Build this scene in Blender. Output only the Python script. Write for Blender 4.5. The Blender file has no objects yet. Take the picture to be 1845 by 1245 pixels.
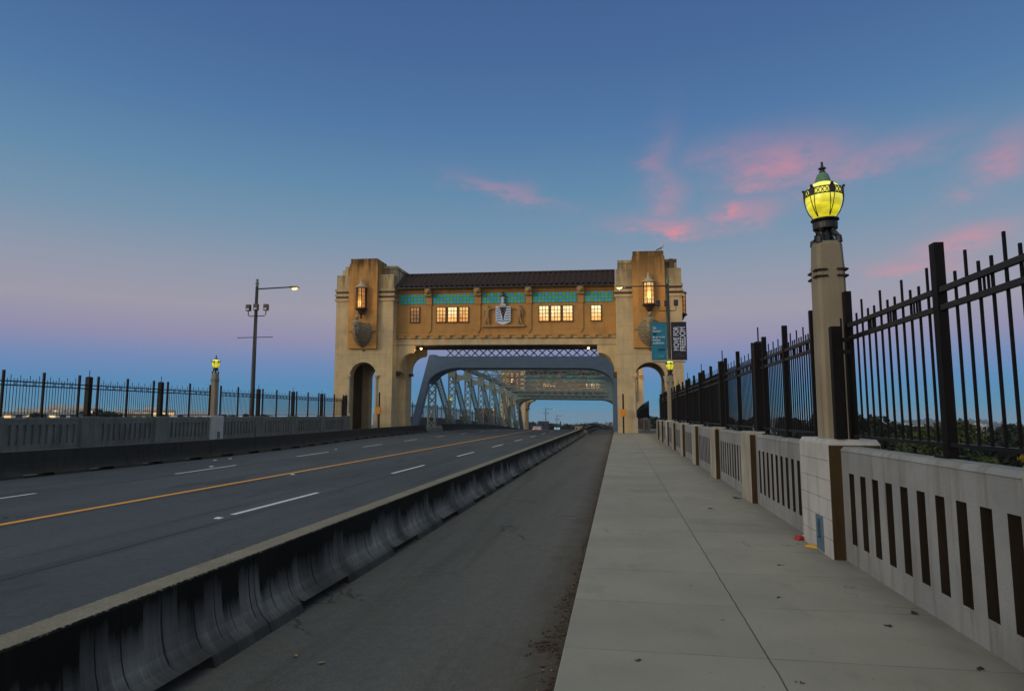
import bpy, math, random
from mathutils import Vector, Matrix
random.seed(7)
HAZE = 0.00017
R = math.radians
scene = bpy.context.scene
COL = scene.collection

# ------------------------------------------------------------------ camera
F_PX, CX, CY = 1160.0, 922.5, 622.5          # focal length in pixels of the 1845 px wide photograph
d = Vector((1113.0 - CX, -(748.0 - CY), -F_PX)).normalized()      # where the road runs to
zc = Vector((1, 0, 0)).cross(d).normalized()
if zc.y < 0: zc = -zc
xc = d.cross(zc)
cam_data = bpy.data.cameras.new('camera')
cam = bpy.data.objects.new('camera', cam_data)
COL.objects.link(cam)
Mrot = Matrix((xc, d, zc))                    # world <- camera
cam.matrix_world = Matrix.Translation((0, 0, 1.6)) @ Mrot.to_4x4()
cam_data.sensor_width = 36.0
cam_data.lens = F_PX * 36.0 / 1845.0
cam_data.clip_start = 0.05
cam_data.clip_end = 30000
scene.camera = cam

# ------------------------------------------------------------------ world, sun, exposure
def lin(r, g, b):
    f = lambda c: (c / 255 / 12.92) if c / 255 <= 0.04045 else ((c / 255 + 0.055) / 1.055) ** 2.4
    return (f(r), f(g), f(b), 1.0)

scene.view_settings.view_transform = 'Standard'
scene.view_settings.look = 'None'
scene.view_settings.exposure = 0.0
scene.view_settings.gamma = 1.0

world = bpy.data.worlds.new('World')
scene.world = world
world.use_nodes = True
WT = world.node_tree
WT.nodes.clear()
def wn(t, **kw):
    n = WT.nodes.new(t)
    for k, v in kw.items(): setattr(n, k, v)
    return n
def wl(a, b): WT.links.new(a, b)
def wmath(op, a, b=None, c=None, clamp=False):
    n = wn('ShaderNodeMath', operation=op, use_clamp=clamp)
    for i, x in enumerate((a, b, c)):
        if x is None: continue
        if isinstance(x, (int, float)): n.inputs[i].default_value = x
        else: wl(x, n.inputs[i])
    return n.outputs[0]
tc = wn('ShaderNodeTexCoord')
sep = wn('ShaderNodeSeparateXYZ'); wl(tc.outputs['Generated'], sep.inputs[0])
dx, dy, dz = sep.outputs
elev = wmath('ARCSINE', dz)
# dusk gradient opposite the sunset: dark earth shadow, pink belt, blue above, added bright zenith
er = wmath('MULTIPLY_ADD', elev, 1 / R(100), 0.1)
ramp = wn('ShaderNodeValToRGB'); wl(er, ramp.inputs[0])
stops = [(-8, (66, 104, 128)), (-1.0, (104, 148, 170)), (0.8, (80, 138, 172)), (2.6, (80, 134, 180)), (4.4, (108, 134, 180)),
         (6.4, (142, 139, 170)), (8.8, (156, 151, 166)), (12.0, (142, 150, 168)), (15.5, (117, 145, 170)), (19.5, (97, 136, 168)),
         (24.5, (80, 118, 163)), (30, (70, 104, 152)), (37, (62, 94, 142)), (52, (186, 192, 186)), (88, (226, 230, 216))]  # pale overhead stops added out of view to light the ground
cr = ramp.color_ramp
while len(cr.elements) < len(stops): cr.elements.new(0.5)
for e, (a, c) in zip(cr.elements, stops):
    e.position = (a + 10) / 100
    e.color = lin(*c)
# sunset glow in the quarter behind the viewer
back = wmath('MAXIMUM', wmath('MULTIPLY_ADD', dy, -0.80, wmath('MULTIPLY', dx, -0.60)), 0.0)
low = wmath('POWER', wmath('SUBTRACT', 1.0, wmath('ABSOLUTE', dz), clamp=True), 1.6)
glow = wmath('MULTIPLY', wmath('POWER', back, 1.6), low)
gcol = wn('ShaderNodeMix', data_type='RGBA', blend_type='ADD')
gcol.inputs['Factor'].default_value = 1.0
wl(ramp.outputs[0], gcol.inputs['A'])
gm = wn('ShaderNodeMix', data_type='RGBA', blend_type='MIX')
wl(glow, gm.inputs['Factor'])
gm.inputs['A'].default_value = (0, 0, 0, 1)
gm.inputs['B'].default_value = (1.25, 0.92, 0.56, 1)
wl(gm.outputs['Result'], gcol.inputs['B'])
# thin pink clouds, placed by azimuth / elevation and broken up by noise
az = wmath('ARCTAN2', dx, dy)
nz = wn('ShaderNodeTexNoise'); nz.inputs['Scale'].default_value = 5.0; nz.inputs['Detail'].default_value = 7.0; nz.inputs['Roughness'].default_value = 0.6
mp = wn('ShaderNodeMapping'); mp.inputs['Scale'].default_value = (1, 1, 2.6)
wl(tc.outputs['Generated'], mp.inputs[0]); wl(mp.outputs[0], nz.inputs[0])
nz2 = wn('ShaderNodeTexNoise'); nz2.inputs['Scale'].default_value = 20.0; nz2.inputs['Detail'].default_value = 9.0; nz2.inputs['Roughness'].default_value = 0.66
wl(mp.outputs[0], nz2.inputs[0])
wob_a = wmath('MULTIPLY', wmath('SUBTRACT', nz.outputs[0], 0.5), 0.16)
wob_e = wmath('MULTIPLY', wmath('SUBTRACT', nz2.outputs[0], 0.5), 0.05)
azw = wmath('ADD', az, wob_a)
elw = wmath('ADD', elev, wob_e)
CLOUDS = []   # (azimuth, elevation, half-width, half-height, tilt, strength)
def cloud(u, v, su, sv, tilt, k):
    ray = Mrot @ Vector((u - CX, -(v - CY), -F_PX)).normalized()
    CLOUDS.append((math.atan2(ray.x, ray.y), math.asin(ray.z), su / F_PX, sv / F_PX, tilt, k))
cloud(925, 345, 85, 12, -0.22, 0.24)
cloud(1210, 335, 26, 70, 0.0, 0.22)
cloud(1215, 408, 75, 14, -0.10, 0.35)
cloud(1232, 414, 30, 9, -0.15, 0.61)
cloud(1345, 384, 50, 22, 0.0, 0.35)
cloud(1328, 376, 22, 11, 0.1, 0.54)
cloud(1400, 300, 95, 40, 0.0, 0.37)
cloud(1545, 292, 120, 22, 0.10, 0.24)
cloud(1350, 270, 70, 26, 0.0, 0.20)
cloud(1800, 285, 60, 28, 0.5, 0.27)
cloud(1745, 432, 46, 14, 0.2, 0.46)
cloud(1655, 480, 60, 12, 0.0, 0.26)
tot = None
for (a0, e0, wa, we, t, k) in CLOUDS:
    da = wmath('SUBTRACT', azw, a0)
    de = wmath('SUBTRACT', elw, e0)
    p = wmath('DIVIDE', wmath('ADD', wmath('MULTIPLY', da, math.cos(t)), wmath('MULTIPLY', de, math.sin(t))), wa)
    q = wmath('DIVIDE', wmath('SUBTRACT', wmath('MULTIPLY', de, math.cos(t)), wmath('MULTIPLY', da, math.sin(t))), we)
    r2 = wmath('ADD', wmath('MULTIPLY', p, p), wmath('MULTIPLY', q, q))
    g = wmath('MULTIPLY', wmath('EXPONENT', wmath('MULTIPLY', r2, -0.8)), k)
    tot = g if tot is None else wmath('MAXIMUM', tot, g)
brk = wmath('MULTIPLY_ADD', nz2.outputs[0], 3.4, -0.70, clamp=False)
cfac = wmath('MULTIPLY', tot, brk, clamp=True)
cm = wn('ShaderNodeMix', data_type='RGBA', blend_type='MIX')
wl(cfac, cm.inputs['Factor'])
wl(gcol.outputs['Result'], cm.inputs['A'])
cm.inputs['B'].default_value = lin(230, 138, 148)
bg = wn('ShaderNodeBackground'); wl(cm.outputs['Result'], bg.inputs[0]); bg.inputs[1].default_value = 1.0
sky = wn('ShaderNodeTexSky', sky_type='NISHITA', sun_disc=False)
SUN_EL, SUN_AZ = R(13), R(226)                 # low in the west, behind the viewer
sky.sun_elevation = SUN_EL; sky.sun_rotation = SUN_AZ
bg2 = wn('ShaderNodeBackground'); wl(sky.outputs[0], bg2.inputs[0]); bg2.inputs[1].default_value = 0.004
add = wn('ShaderNodeAddShader'); wl(bg.outputs[0], add.inputs[0]); wl(bg2.outputs[0], add.inputs[1])
wo = wn('ShaderNodeOutputWorld'); wl(add.outputs[0], wo.inputs[0])

sd = bpy.data.lights.new('sun', 'SUN'); sd.energy = 0.8; sd.angle = R(18); sd.color = (1.0, 0.80, 0.56)
so = bpy.data.objects.new('sun', sd); COL.objects.link(so)
sdir = Vector((math.sin(SUN_AZ) * math.cos(SUN_EL), math.cos(SUN_AZ) * math.cos(SUN_EL), math.sin(SUN_EL)))
so.rotation_euler = sdir.to_track_quat('Z', 'Y').to_euler()

# ------------------------------------------------------------------ materials
class NT:
    def __init__(s, name):
        s.m = bpy.data.materials.new(name); s.m.use_nodes = True
        s.t = s.m.node_tree; s.b = s.t.nodes['Principled BSDF']
        s.geo = s.t.nodes.new('ShaderNodeNewGeometry'); s.pos = s.geo.outputs['Position']
    def n(s, t, **kw):
        x = s.t.nodes.new(t)
        for k, v in kw.items(): setattr(x, k, v)
        return x
    def l(s, a, b): s.t.links.new(a, b)
    def noise(s, scale, detail=4, rough=0.55, stretch=None, src=None):
        x = s.n('ShaderNodeTexNoise'); x.inputs['Scale'].default_value = scale
        x.inputs['Detail'].default_value = detail; x.inputs['Roughness'].default_value = rough
        v = src or s.pos
        if stretch:
            m = s.n('ShaderNodeMapping'); m.inputs['Scale'].default_value = stretch
            s.l(v, m.inputs[0]); v = m.outputs[0]
        s.l(v, x.inputs[0]); return x.outputs[0]
    def math(s, op, a, b=None, c=None, clamp=False):
        x = s.n('ShaderNodeMath', operation=op, use_clamp=clamp)
        for i, v in enumerate((a, b, c)):
            if v is None: continue
            if isinstance(v, (int, float)): x.inputs[i].default_value = v
            else: s.l(v, x.inputs[i])
        return x.outputs[0]
    def rng(s, v, a, b, c=0.0, e=1.0):
        x = s.n('ShaderNodeMapRange', clamp=True)
        s.l(v, x.inputs[0])
        for i, k in enumerate((a, b, c, e)): x.inputs[1 + i].default_value = k
        return x.outputs[0]
    def mix(s, f, a, b, mode='MIX'):
        x = s.n('ShaderNodeMix', data_type='RGBA', blend_type=mode)
        for k, v in (('Factor', f), ('A', a), ('B', b)):
            if isinstance(v, (int, float)): x.inputs[k].default_value = v
            elif isinstance(v, tuple): x.inputs[k].default_value = v if len(v) == 4 else v + (1.0,)
            else: s.l(v, x.inputs[k])
        return x.outputs['Result']
    def xyz(s, v=None):
        x = s.n('ShaderNodeSeparateXYZ'); s.l(v or s.pos, x.inputs[0]); return x.outputs
    def obj(s):
        return s.n('ShaderNodeTexCoord').outputs['Object']
    def col(s, c):
        if isinstance(c, tuple): s.b.inputs['Base Color'].default_value = c if len(c) == 4 else c + (1.0,)
        else: s.l(c, s.b.inputs['Base Color'])
        return s
    def rough(s, r):
        if isinstance(r, (int, float)): s.b.inputs['Roughness'].default_value = r
        else: s.l(r, s.b.inputs['Roughness'])
        return s
    def bump(s, h, strength=0.3, dist=0.01):
        x = s.n('ShaderNodeBump'); x.inputs['Strength'].default_value = strength; x.inputs['Distance'].default_value = dist
        s.l(h, x.inputs['Height']); s.l(x.outputs[0], s.b.inputs['Normal']); return s
    def spec(s, v): s.b.inputs['Specular IOR Level'].default_value = v; return s
    def metal(s, v): s.b.inputs['Metallic'].default_value = v; return s
    def emit(s, c, k):
        if isinstance(c, tuple): s.b.inputs['Emission Color'].default_value = c + (1.0,)
        else: s.l(c, s.b.inputs['Emission Color'])
        s.b.inputs['Emission Strength'].default_value = k; return s

M = {}
def plain(name, c, c2=None, scale=6, rough=0.8, bump=0.15, metal=0.0, dist=0.005):
    t = NT(name); n = t.noise(scale, 6)
    c2 = c2 or tuple(x * 0.72 for x in c)
    t.col(t.mix(t.rng(n, 0.3, 0.7), c, c2)).rough(rough).metal(metal)
    if bump: t.bump(t.noise(scale * 9, 4), bump, dist)
    M[name] = t.m
    return t

def asphalt(name, c, c2, patch):
    t = NT(name)
    big = t.noise(0.35, 5, stretch=(1.0, 0.25, 1))
    fine = t.noise(95, 3, 0.7)
    wheel = t.noise(1.1, 4, stretch=(1.0, 0.03, 1))
    base = t.mix(t.rng(big, 0.35, 0.65), c, c2)
    base = t.mix(t.rng(wheel, 0.45, 0.75, 0, 0.45), base, patch)
    base = t.mix(t.rng(fine, 0.42, 0.62, 0, 0.5), base, tuple(x * 1.7 for x in c))
    agg = t.n('ShaderNodeTexVoronoi'); agg.inputs['Scale'].default_value = 42; t.l(t.pos, agg.inputs[0])
    spk = t.math('LESS_THAN', agg.outputs['Distance'], 0.10)
    pick = t.math('GREATER_THAN', t.noise(17, 2), 0.60)
    base = t.mix(t.math('MULTIPLY', t.math('MULTIPLY', spk, pick), 0.55), base, (0.34, 0.34, 0.36))
    if name == 'bike_asphalt':            # wind-blown dirt and leaf mould lying along the kerb
        x = t.xyz()[0]
        dirt = t.rng(t.math('ADD', x, t.math('MULTIPLY', t.noise(2.4, 5, 0.65), 0.55)), -0.55, -0.12)
        base = t.mix(t.math('MULTIPLY', dirt, 0.8), base, (0.052, 0.032, 0.018))
    base = t.mix(t.rng(t.noise(11, 5, 0.7), 0.35, 0.65, 0, 0.35), base, patch)
    wv = t.n('ShaderNodeVectorMath', operation='ADD'); nn = t.n('ShaderNodeTexNoise'); nn.inputs['Scale'].default_value = 1.5; nn.inputs['Detail'].default_value = 5.0; t.l(t.pos, nn.inputs[0])
    t.l(t.pos, wv.inputs[0]); t.l(nn.outputs['Color'], wv.inputs[1])
    vor = t.n('ShaderNodeTexVoronoi', feature='DISTANCE_TO_EDGE'); vor.inputs['Scale'].default_value = 0.35; t.l(wv.outputs[0], vor.inputs[0])
    crk = t.math('MULTIPLY', t.math('LESS_THAN', vor.outputs['Distance'], 0.004), t.rng(t.noise(0.4, 3), 0.48, 0.56))
    base = t.mix(t.math('MULTIPLY', crk, 0.5), base, (0.016, 0.016, 0.018))
    drip = t.rng(t.noise(0.9, 4, 0.6, stretch=(2.2, 0.10, 1)), 0.56, 0.74, 0, 0.45)
    base = t.mix(drip, base, tuple(v * 0.62 for v in patch))
    blot = t.rng(t.noise(0.8, 5, 0.6, stretch=(1.0, 0.35, 1)), 0.60, 0.70, 0, 0.5)
    base = t.mix(blot, base, patch)
    t.col(base).rough(t.rng(big, 0.3, 0.7, 0.72, 0.9)).bump(fine, 0.45, 0.008)
    t.spec(0.12)
    M[name] = t.m
asphalt('asphalt', (0.082, 0.095, 0.102), (0.062, 0.073, 0.082), (0.036, 0.042, 0.050))
asphalt('bike_asphalt', (0.130, 0.126, 0.114), (0.100, 0.104, 0.106), (0.074, 0.069, 0.056))

# pavement with tooled joints and grime
t = NT('sidewalk')
x, y, z = t.xyz()
wob = t.math('MULTIPLY', t.math('SUBTRACT', t.noise(3.0, 3), 0.5), 0.02)
yy = t.math('ADD', y, wob); xx = t.math('ADD', x, wob)
fr = t.math('FRACT', t.math('DIVIDE', t.math('ADD', yy, 0.66), 1.185))
jy = t.math('LESS_THAN', t.math('ABSOLUTE', t.math('SUBTRACT', fr, 0.5)), 0.0042)
jx = t.math('LESS_THAN', t.math('ABSOLUTE', t.math('SUBTRACT', xx, t.math('MULTIPLY_ADD', y, 0.004, 0.94))), 0.006)
big = t.noise(0.9, 6); fine = t.noise(70, 4, 0.7); mid = t.noise(9, 5)
base = t.mix(t.rng(big, 0.3, 0.7), (0.345, 0.335, 0.28), (0.262, 0.256, 0.218))
base = t.mix(t.rng(fine, 0.35, 0.65, 0, 0.45), base, (0.215, 0.205, 0.18))
base = t.mix(t.rng(t.noise(0.55, 5), 0.60, 0.72, 0, 0.5), base, (0.15, 0.14, 0.12))
fade = t.rng(t.noise(2.2, 3), 0.38, 0.6)
base = t.mix(t.math('MULTIPLY', jy, t.math('MULTIPLY_ADD', fade, 0.65, 0.15)), base, (0.05, 0.047, 0.04))
base = t.mix(t.math('MULTIPLY', jx, 0.88), base, (0.03, 0.028, 0.024))
grit = t.n('ShaderNodeTexVoronoi'); grit.inputs['Scale'].default_value = 13; t.l(t.pos, grit.inputs[0])
sp = t.math('MULTIPLY', t.math('LESS_THAN', grit.outputs['Distance'], 0.075), t.math('GREATER_THAN', t.noise(2.1, 4), 0.55))
base = t.mix(t.math('MULTIPLY', sp, 0.75), base, (0.05, 0.045, 0.04))
wn_ = t.n('ShaderNodeTexWhiteNoise', noise_dimensions='2D'); cmb = t.n('ShaderNodeCombineXYZ')
t.l(t.math('FLOOR', t.math('ADD', t.math('DIVIDE', t.math('ADD', y, 0.66), 1.185), 0.5)), cmb.inputs[0]); t.l(t.math('GREATER_THAN', x, t.math('MULTIPLY_ADD', y, 0.004, 0.94)), cmb.inputs[1]); t.l(cmb.outputs[0], wn_.inputs['Vector'])
base = t.mix(t.math('MULTIPLY', wn_.outputs['Value'], 0.26), base, (0.16, 0.152, 0.13))
gum = t.n('ShaderNodeTexVoronoi'); gum.inputs['Scale'].default_value = 1.7; t.l(t.pos, gum.inputs[0])
base = t.mix(t.math('MULTIPLY', t.math('LESS_THAN', gum.outputs['Distance'], 0.032), 0.55), base, (0.06, 0.055, 0.05))
vw = t.n('ShaderNodeVectorMath', operation='ADD'); nn = t.n('ShaderNodeTexNoise'); nn.inputs['Scale'].default_value = 2.0; nn.inputs['Detail'].default_value = 6.0; t.l(t.pos, nn.inputs[0])
t.l(t.pos, vw.inputs[0]); t.l(nn.outputs['Color'], vw.inputs[1])
vor = t.n('ShaderNodeTexVoronoi', feature='DISTANCE_TO_EDGE'); vor.inputs['Scale'].default_value = 0.42; t.l(vw.outputs[0], vor.inputs[0])
crk = t.math('MULTIPLY', t.math('LESS_THAN', vor.outputs['Distance'], 0.0035), t.rng(t.noise(0.5, 2), 0.52, 0.56))
base = t.mix(t.math('MULTIPLY', crk, 0.6), base, (0.07, 0.065, 0.055))
base = t.mix(t.rng(t.noise(1.8, 7, 0.72, stretch=(1, 0.6, 1)), 0.54, 0.72, 0, 0.5), base, (0.17, 0.16, 0.135))
base = t.mix(t.rng(t.noise(26, 5, 0.75), 0.60, 0.70, 0, 0.35), base, (0.12, 0.112, 0.095))
wall_dirt = t.rng(t.math('ADD', x, t.math('MULTIPLY', t.noise(1.6, 5, 0.65), 0.9)), 2.55, 3.0)
base = t.mix(t.math('MULTIPLY', wall_dirt, 0.45), base, (0.10, 0.092, 0.075))
t.col(base).rough(0.88).bump(t.math('MULTIPLY_ADD', fine, 0.6, t.math('MULTIPLY', t.math('ADD', jx, jy), -1.2)), 0.35, 0.006)
M['sidewalk'] = t.m

# parapet concrete: cool grey with vertical weeping
def conc(name, c, c2, streak, ks=0.55, topgrime=None, sc=7, pour=0.0):
    t = NT(name); t.spec(0.2)
    big = t.noise(1.3, 6); st = t.noise(sc, 6, 0.6, stretch=(1, 1, 0.10)); fine = t.noise(60, 4, 0.7)
    base = t.mix(t.rng(big, 0.3, 0.7), c, c2)
    base = t.mix(t.rng(st, 0.5, 0.72, 0, ks), base, streak)
    base = t.mix(t.rng(fine, 0.4, 0.62, 0, 0.25), base, tuple(v * 0.6 for v in c2))
    if topgrime:
        z = t.xyz()[2]
        g = t.math('MULTIPLY', t.rng(z, topgrime[0], topgrime[1]), t.rng(t.math('ADD', st, t.math('MULTIPLY', t.math('SUBTRACT', t.noise(0.33, 4), 0.5), 0.9)), 0.36, 0.60))
        base = t.mix(t.math('MULTIPLY', g, 0.93), base, topgrime[2])
    if pour:                               # lift lines left by the shuttering, and blotchy wear
        z = t.xyz()[2]
        pl = t.math('LESS_THAN', t.math('ABSOLUTE', t.math('SUBTRACT', t.math('FRACT', t.math('DIVIDE', t.math('ADD', z, t.math('MULTIPLY', t.noise(0.8, 3), 0.05)), pour)), 0.5)), 0.012)
        base = t.mix(t.math('MULTIPLY', pl, 0.35), base, streak)
        base = t.mix(t.rng(t.noise(0.45, 6, 0.62), 0.52, 0.70, 0, 0.55), base, tuple(v * 0.62 for v in c2))
        base = t.mix(t.rng(t.noise(2.6, 6, 0.7), 0.64, 0.72, 0, 0.6), base, streak)
    t.col(base).rough(0.88).bump(t.math('ADD', fine, t.math('MULTIPLY', big, 2.0)), 0.3, 0.008)
    M[name] = t.m
conc('parapet', (0.310, 0.330, 0.335), (0.215, 0.232, 0.242), (0.135, 0.115, 0.085), 0.75)
conc('pedestal_white', (0.52, 0.53, 0.52), (0.38, 0.39, 0.38), (0.24, 0.22, 0.18), 0.6)
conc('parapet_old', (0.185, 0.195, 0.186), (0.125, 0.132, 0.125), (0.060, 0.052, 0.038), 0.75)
conc('pilaster', (0.42, 0.405, 0.35), (0.29, 0.275, 0.225), (0.15, 0.12, 0.08), 0.75)
conc('lamp_shaft', (0.31, 0.28, 0.215), (0.25, 0.22, 0.16), (0.17, 0.14, 0.085), 0.6)
conc('stone', (0.64, 0.515, 0.295), (0.53, 0.43, 0.25), (0.25, 0.185, 0.10), 0.35, (12.4, 16.4, (0.085, 0.058, 0.028)), 2.6, 1.3)
conc('stone_pale', (0.54, 0.47, 0.34), (0.46, 0.40, 0.29), (0.30, 0.25, 0.16), 0.4)
conc('ochre', (0.57, 0.315, 0.10), (0.48, 0.265, 0.088), (0.24, 0.115, 0.035), 0.35, (13.6, 16.6, (0.070, 0.045, 0.018)), 2.6, 1.3)
conc('ship_stone', (0.36, 0.31, 0.20), (0.26, 0.225, 0.14), (0.10, 0.075, 0.04), 0.8)
# planked hull: darker seams between the carved planks
t = NT('hull')
ob = t.obj(); x, y, z = t.xyz(ob)
u_ = t.math('ABSOLUTE', t.math('SUBTRACT', t.math('ABSOLUTE', x), 13.72))
pl = t.math('FRACT', t.math('MULTIPLY', t.math('ADD', z, t.math('MULTIPLY', u_, 0.55)), 3.7))
seam = t.math('LESS_THAN', pl, 0.22)
base = t.mix(t.rng(t.noise(3, 5), 0.3, 0.7), (0.30, 0.255, 0.155), (0.19, 0.16, 0.095))
base = t.mix(t.math('MULTIPLY', seam, 0.75), base, (0.05, 0.038, 0.02))
t.col(base).rough(0.9); M['hull'] = t.m
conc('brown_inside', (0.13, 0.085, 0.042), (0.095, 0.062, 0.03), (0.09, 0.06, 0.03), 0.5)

# precast barrier: black mould from the top, wiped pale streaks below
t = NT('barrier')
ob = t.obj(); x, y, z = t.xyz(ob)
px, py, pz = t.xyz()
fine = t.noise(60, 4, 0.7)
wav = t.math('MULTIPLY_ADD', t.noise(1.3, 2, stretch=(0, 1, 0)), 0.5, py)
cid = t.math('FLOOR', t.math('DIVIDE', wav, 0.27)); cell = t.math('FRACT', t.math('DIVIDE', wav, 0.27))
wn_ = t.n('ShaderNodeTexWhiteNoise', noise_dimensions='1D'); t.l(cid, wn_.inputs['W'])
st = t.noise(9, 6, 0.7, stretch=(0.1, 1, 0.02)); st2 = t.noise(28, 5, 0.7, stretch=(0.1, 1, 0.03)); soft = t.noise(1.1, 3, stretch=(0.1, 1, 0.3))
pale = t.mix(t.rng(st2, 0.3, 0.7), (0.36, 0.365, 0.365), (0.16, 0.16, 0.16))
pale = t.mix(t.math('MULTIPLY', t.rng(soft, 0.40, 0.62), 0.8), pale, (0.055, 0.055, 0.053))
pale = t.mix(t.math('MULTIPLY', t.math('GREATER_THAN', wn_.outputs['Value'], 0.62), 0.45), pale, (0.07, 0.07, 0.068))
edge = t.math('ADD', t.math('MULTIPLY', wn_.outputs['Value'], 0.24), t.math('MULTIPLY_ADD', st, 0.30, t.math('MULTIPLY', st2, 0.12)))
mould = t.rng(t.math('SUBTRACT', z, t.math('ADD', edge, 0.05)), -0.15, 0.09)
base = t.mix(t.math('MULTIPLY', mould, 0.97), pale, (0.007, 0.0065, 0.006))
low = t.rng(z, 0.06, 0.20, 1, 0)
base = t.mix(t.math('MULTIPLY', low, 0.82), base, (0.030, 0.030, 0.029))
ln = t.math('LESS_THAN', t.math('ABSOLUTE', t.math('SUBTRACT', cell, 0.5)), 0.026)
base = t.mix(t.math('MULTIPLY', t.math('MULTIPLY', ln, t.rng(z, 0.08, 0.16)), 0.8), base, (0.010, 0.010, 0.010))
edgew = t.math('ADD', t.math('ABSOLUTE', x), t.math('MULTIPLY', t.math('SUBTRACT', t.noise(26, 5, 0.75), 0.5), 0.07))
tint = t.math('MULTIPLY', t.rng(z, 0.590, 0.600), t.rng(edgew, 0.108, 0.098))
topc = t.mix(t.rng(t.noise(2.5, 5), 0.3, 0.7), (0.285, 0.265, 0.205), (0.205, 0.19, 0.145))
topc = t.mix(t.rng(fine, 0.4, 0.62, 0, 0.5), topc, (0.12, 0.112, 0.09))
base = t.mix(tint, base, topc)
t.col(base).rough(0.85).spec(0.1).bump(fine, 0.3, 0.008)
M['barrier'] = t.m
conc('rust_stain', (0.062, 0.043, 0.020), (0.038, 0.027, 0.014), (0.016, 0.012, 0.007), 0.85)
conc('slot_dark', (0.030, 0.022, 0.014), (0.018, 0.014, 0.010), (0.006, 0.005, 0.004), 0.9)  # near-black brown for the faces inside the parapet slots
conc('barrier_dark', (0.050, 0.047, 0.042), (0.036, 0.035, 0.032), (0.020, 0.020, 0.019), 0.8)

plain('black_steel', (0.0045, 0.0045, 0.005), (0.009, 0.007, 0.006), 14, 0.5, 0.1).spec(0.14)
plain('rail_steel', (0.006, 0.006, 0.007), (0.010, 0.009, 0.008), 14, 0.35, 0.1).spec(0.25)
plain('iron', (0.012, 0.014, 0.016), (0.02, 0.022, 0.024), 25, 0.45, 0.2)
plain('pole_steel', (0.026, 0.026, 0.026), (0.018, 0.018, 0.018), 10, 0.5, 0.1)
plain('truss_paint', (0.20, 0.27, 0.26), (0.15, 0.205, 0.20), 2.5, 0.55, 0.15)
plain('truss_plate', (0.070, 0.130, 0.225), (0.055, 0.103, 0.180), 1.2, 0.5, 0.12)
plain('roof_tile', (0.040, 0.020, 0.018), (0.016, 0.009, 0.009), 9, 0.75, 0.3)
plain('dark_frame', (0.050, 0.022, 0.014), (0.035, 0.015, 0.010), 9, 0.6, 0.1)
plain('copper_green', (0.12, 0.26, 0.17), (0.08, 0.18, 0.12), 30, 0.6, 0.2)
plain('void_dark', (0.012, 0.010, 0.008), (0.02, 0.016, 0.012), 4, 0.9, 0.1)
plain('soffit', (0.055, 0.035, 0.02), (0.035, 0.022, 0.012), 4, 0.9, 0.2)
plain('white_paint', (0.80, 0.80, 0.80), (0.52, 0.52, 0.52), 14, 0.7, 0.2)
plain('yellow_paint', (0.95, 0.40, 0.012), (0.80, 0.30, 0.015), 12, 0.7, 0.2)
plain('tar', (0.016, 0.017, 0.020), (0.022, 0.023, 0.026), 9, 0.6, 0.2)
plain('orange_box', (0.80, 0.30, 0.01), (0.62, 0.22, 0.01), 6, 0.5, 0.05)
plain('blue_plate', (0.09, 0.17, 0.24), (0.06, 0.12, 0.17), 8, 0.5, 0.05)
plain('ink', (0.010, 0.010, 0.014), (0.012, 0.012, 0.016), 8, 0.7, 0)
plain('teal_cloth', (0.012, 0.205, 0.325), (0.010, 0.17, 0.27), 3, 0.8, 0.1)
plain('navy_cloth', (0.012, 0.014, 0.030), (0.016, 0.018, 0.036), 3, 0.8, 0.1)
plain('navy_ink', (0.005, 0.012, 0.055), None, 3, 0.8, 0)
plain('cloth_white', (0.60, 0.66, 0.76), (0.50, 0.56, 0.68), 9, 0.8, 0)
plain('cloth_grey', (0.10, 0.11, 0.13), (0.08, 0.09, 0.11), 9, 0.8, 0)
plain('cloth_pale_teal', (0.10, 0.38, 0.48), None, 9, 0.8, 0)
plain('shield_white', (0.72, 0.80, 0.88), (0.60, 0.70, 0.80), 5, 0.6, 0)
plain('shield_blue', (0.04, 0.20, 0.46), (0.03, 0.15, 0.36), 5, 0.6, 0)
plain('shield_dark', (0.020, 0.010, 0.014), (0.03, 0.012, 0.014), 5, 0.6, 0)
plain('crest_red', (0.16, 0.055, 0.06), (0.11, 0.04, 0.05), 6, 0.6, 0)
plain('crest_blue', (0.03, 0.05, 0.18), (0.05, 0.09, 0.22), 6, 0.6, 0)
plain('leaf_litter', (0.070, 0.030, 0.016), (0.045, 0.026, 0.015), 30, 0.85, 0)
plain('litter_pale', (0.38, 0.26, 0.12), (0.24, 0.12, 0.05), 30, 0.8, 0)
plain('red_paper', (0.42, 0.02, 0.02), None, 20, 0.6, 0)
plain('yellow_paper', (0.60, 0.36, 0.05), None, 20, 0.6, 0)
plain('trunk', (0.055, 0.040, 0.028), None, 8, 0.9, 0.4)
plain('land', (0.030, 0.040, 0.018), (0.050, 0.052, 0.028), 0.02, 0.95, 0)
plain('hill', (0.035, 0.050, 0.035), (0.060, 0.070, 0.050), 0.008, 0.95, 0)
plain('wall_pale', (0.74, 0.70, 0.62), (0.58, 0.55, 0.49), 0.4, 0.8, 0)
plain('wall_warm', (0.55, 0.40, 0.24), (0.45, 0.32, 0.18), 0.4, 0.8, 0)
plain('wall_brick', (0.17, 0.060, 0.045), (0.13, 0.045, 0.035), 0.5, 0.85, 0)
plain('wall_navy', (0.030, 0.040, 0.085), (0.022, 0.03, 0.06), 0.5, 0.7, 0)
plain('flat_roof', (0.10, 0.09, 0.085), None, 0.5, 0.9, 0)
plain('window_dark', (0.03, 0.035, 0.045), None, 1, 0.25, 0)
plain('car_white', (0.62, 0.64, 0.68), None, 2, 0.3, 0)
plain('car_blue', (0.10, 0.32, 0.55), None, 2, 0.3, 0)
plain('rubber', (0.015, 0.015, 0.015), None, 2, 0.8, 0)
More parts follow.
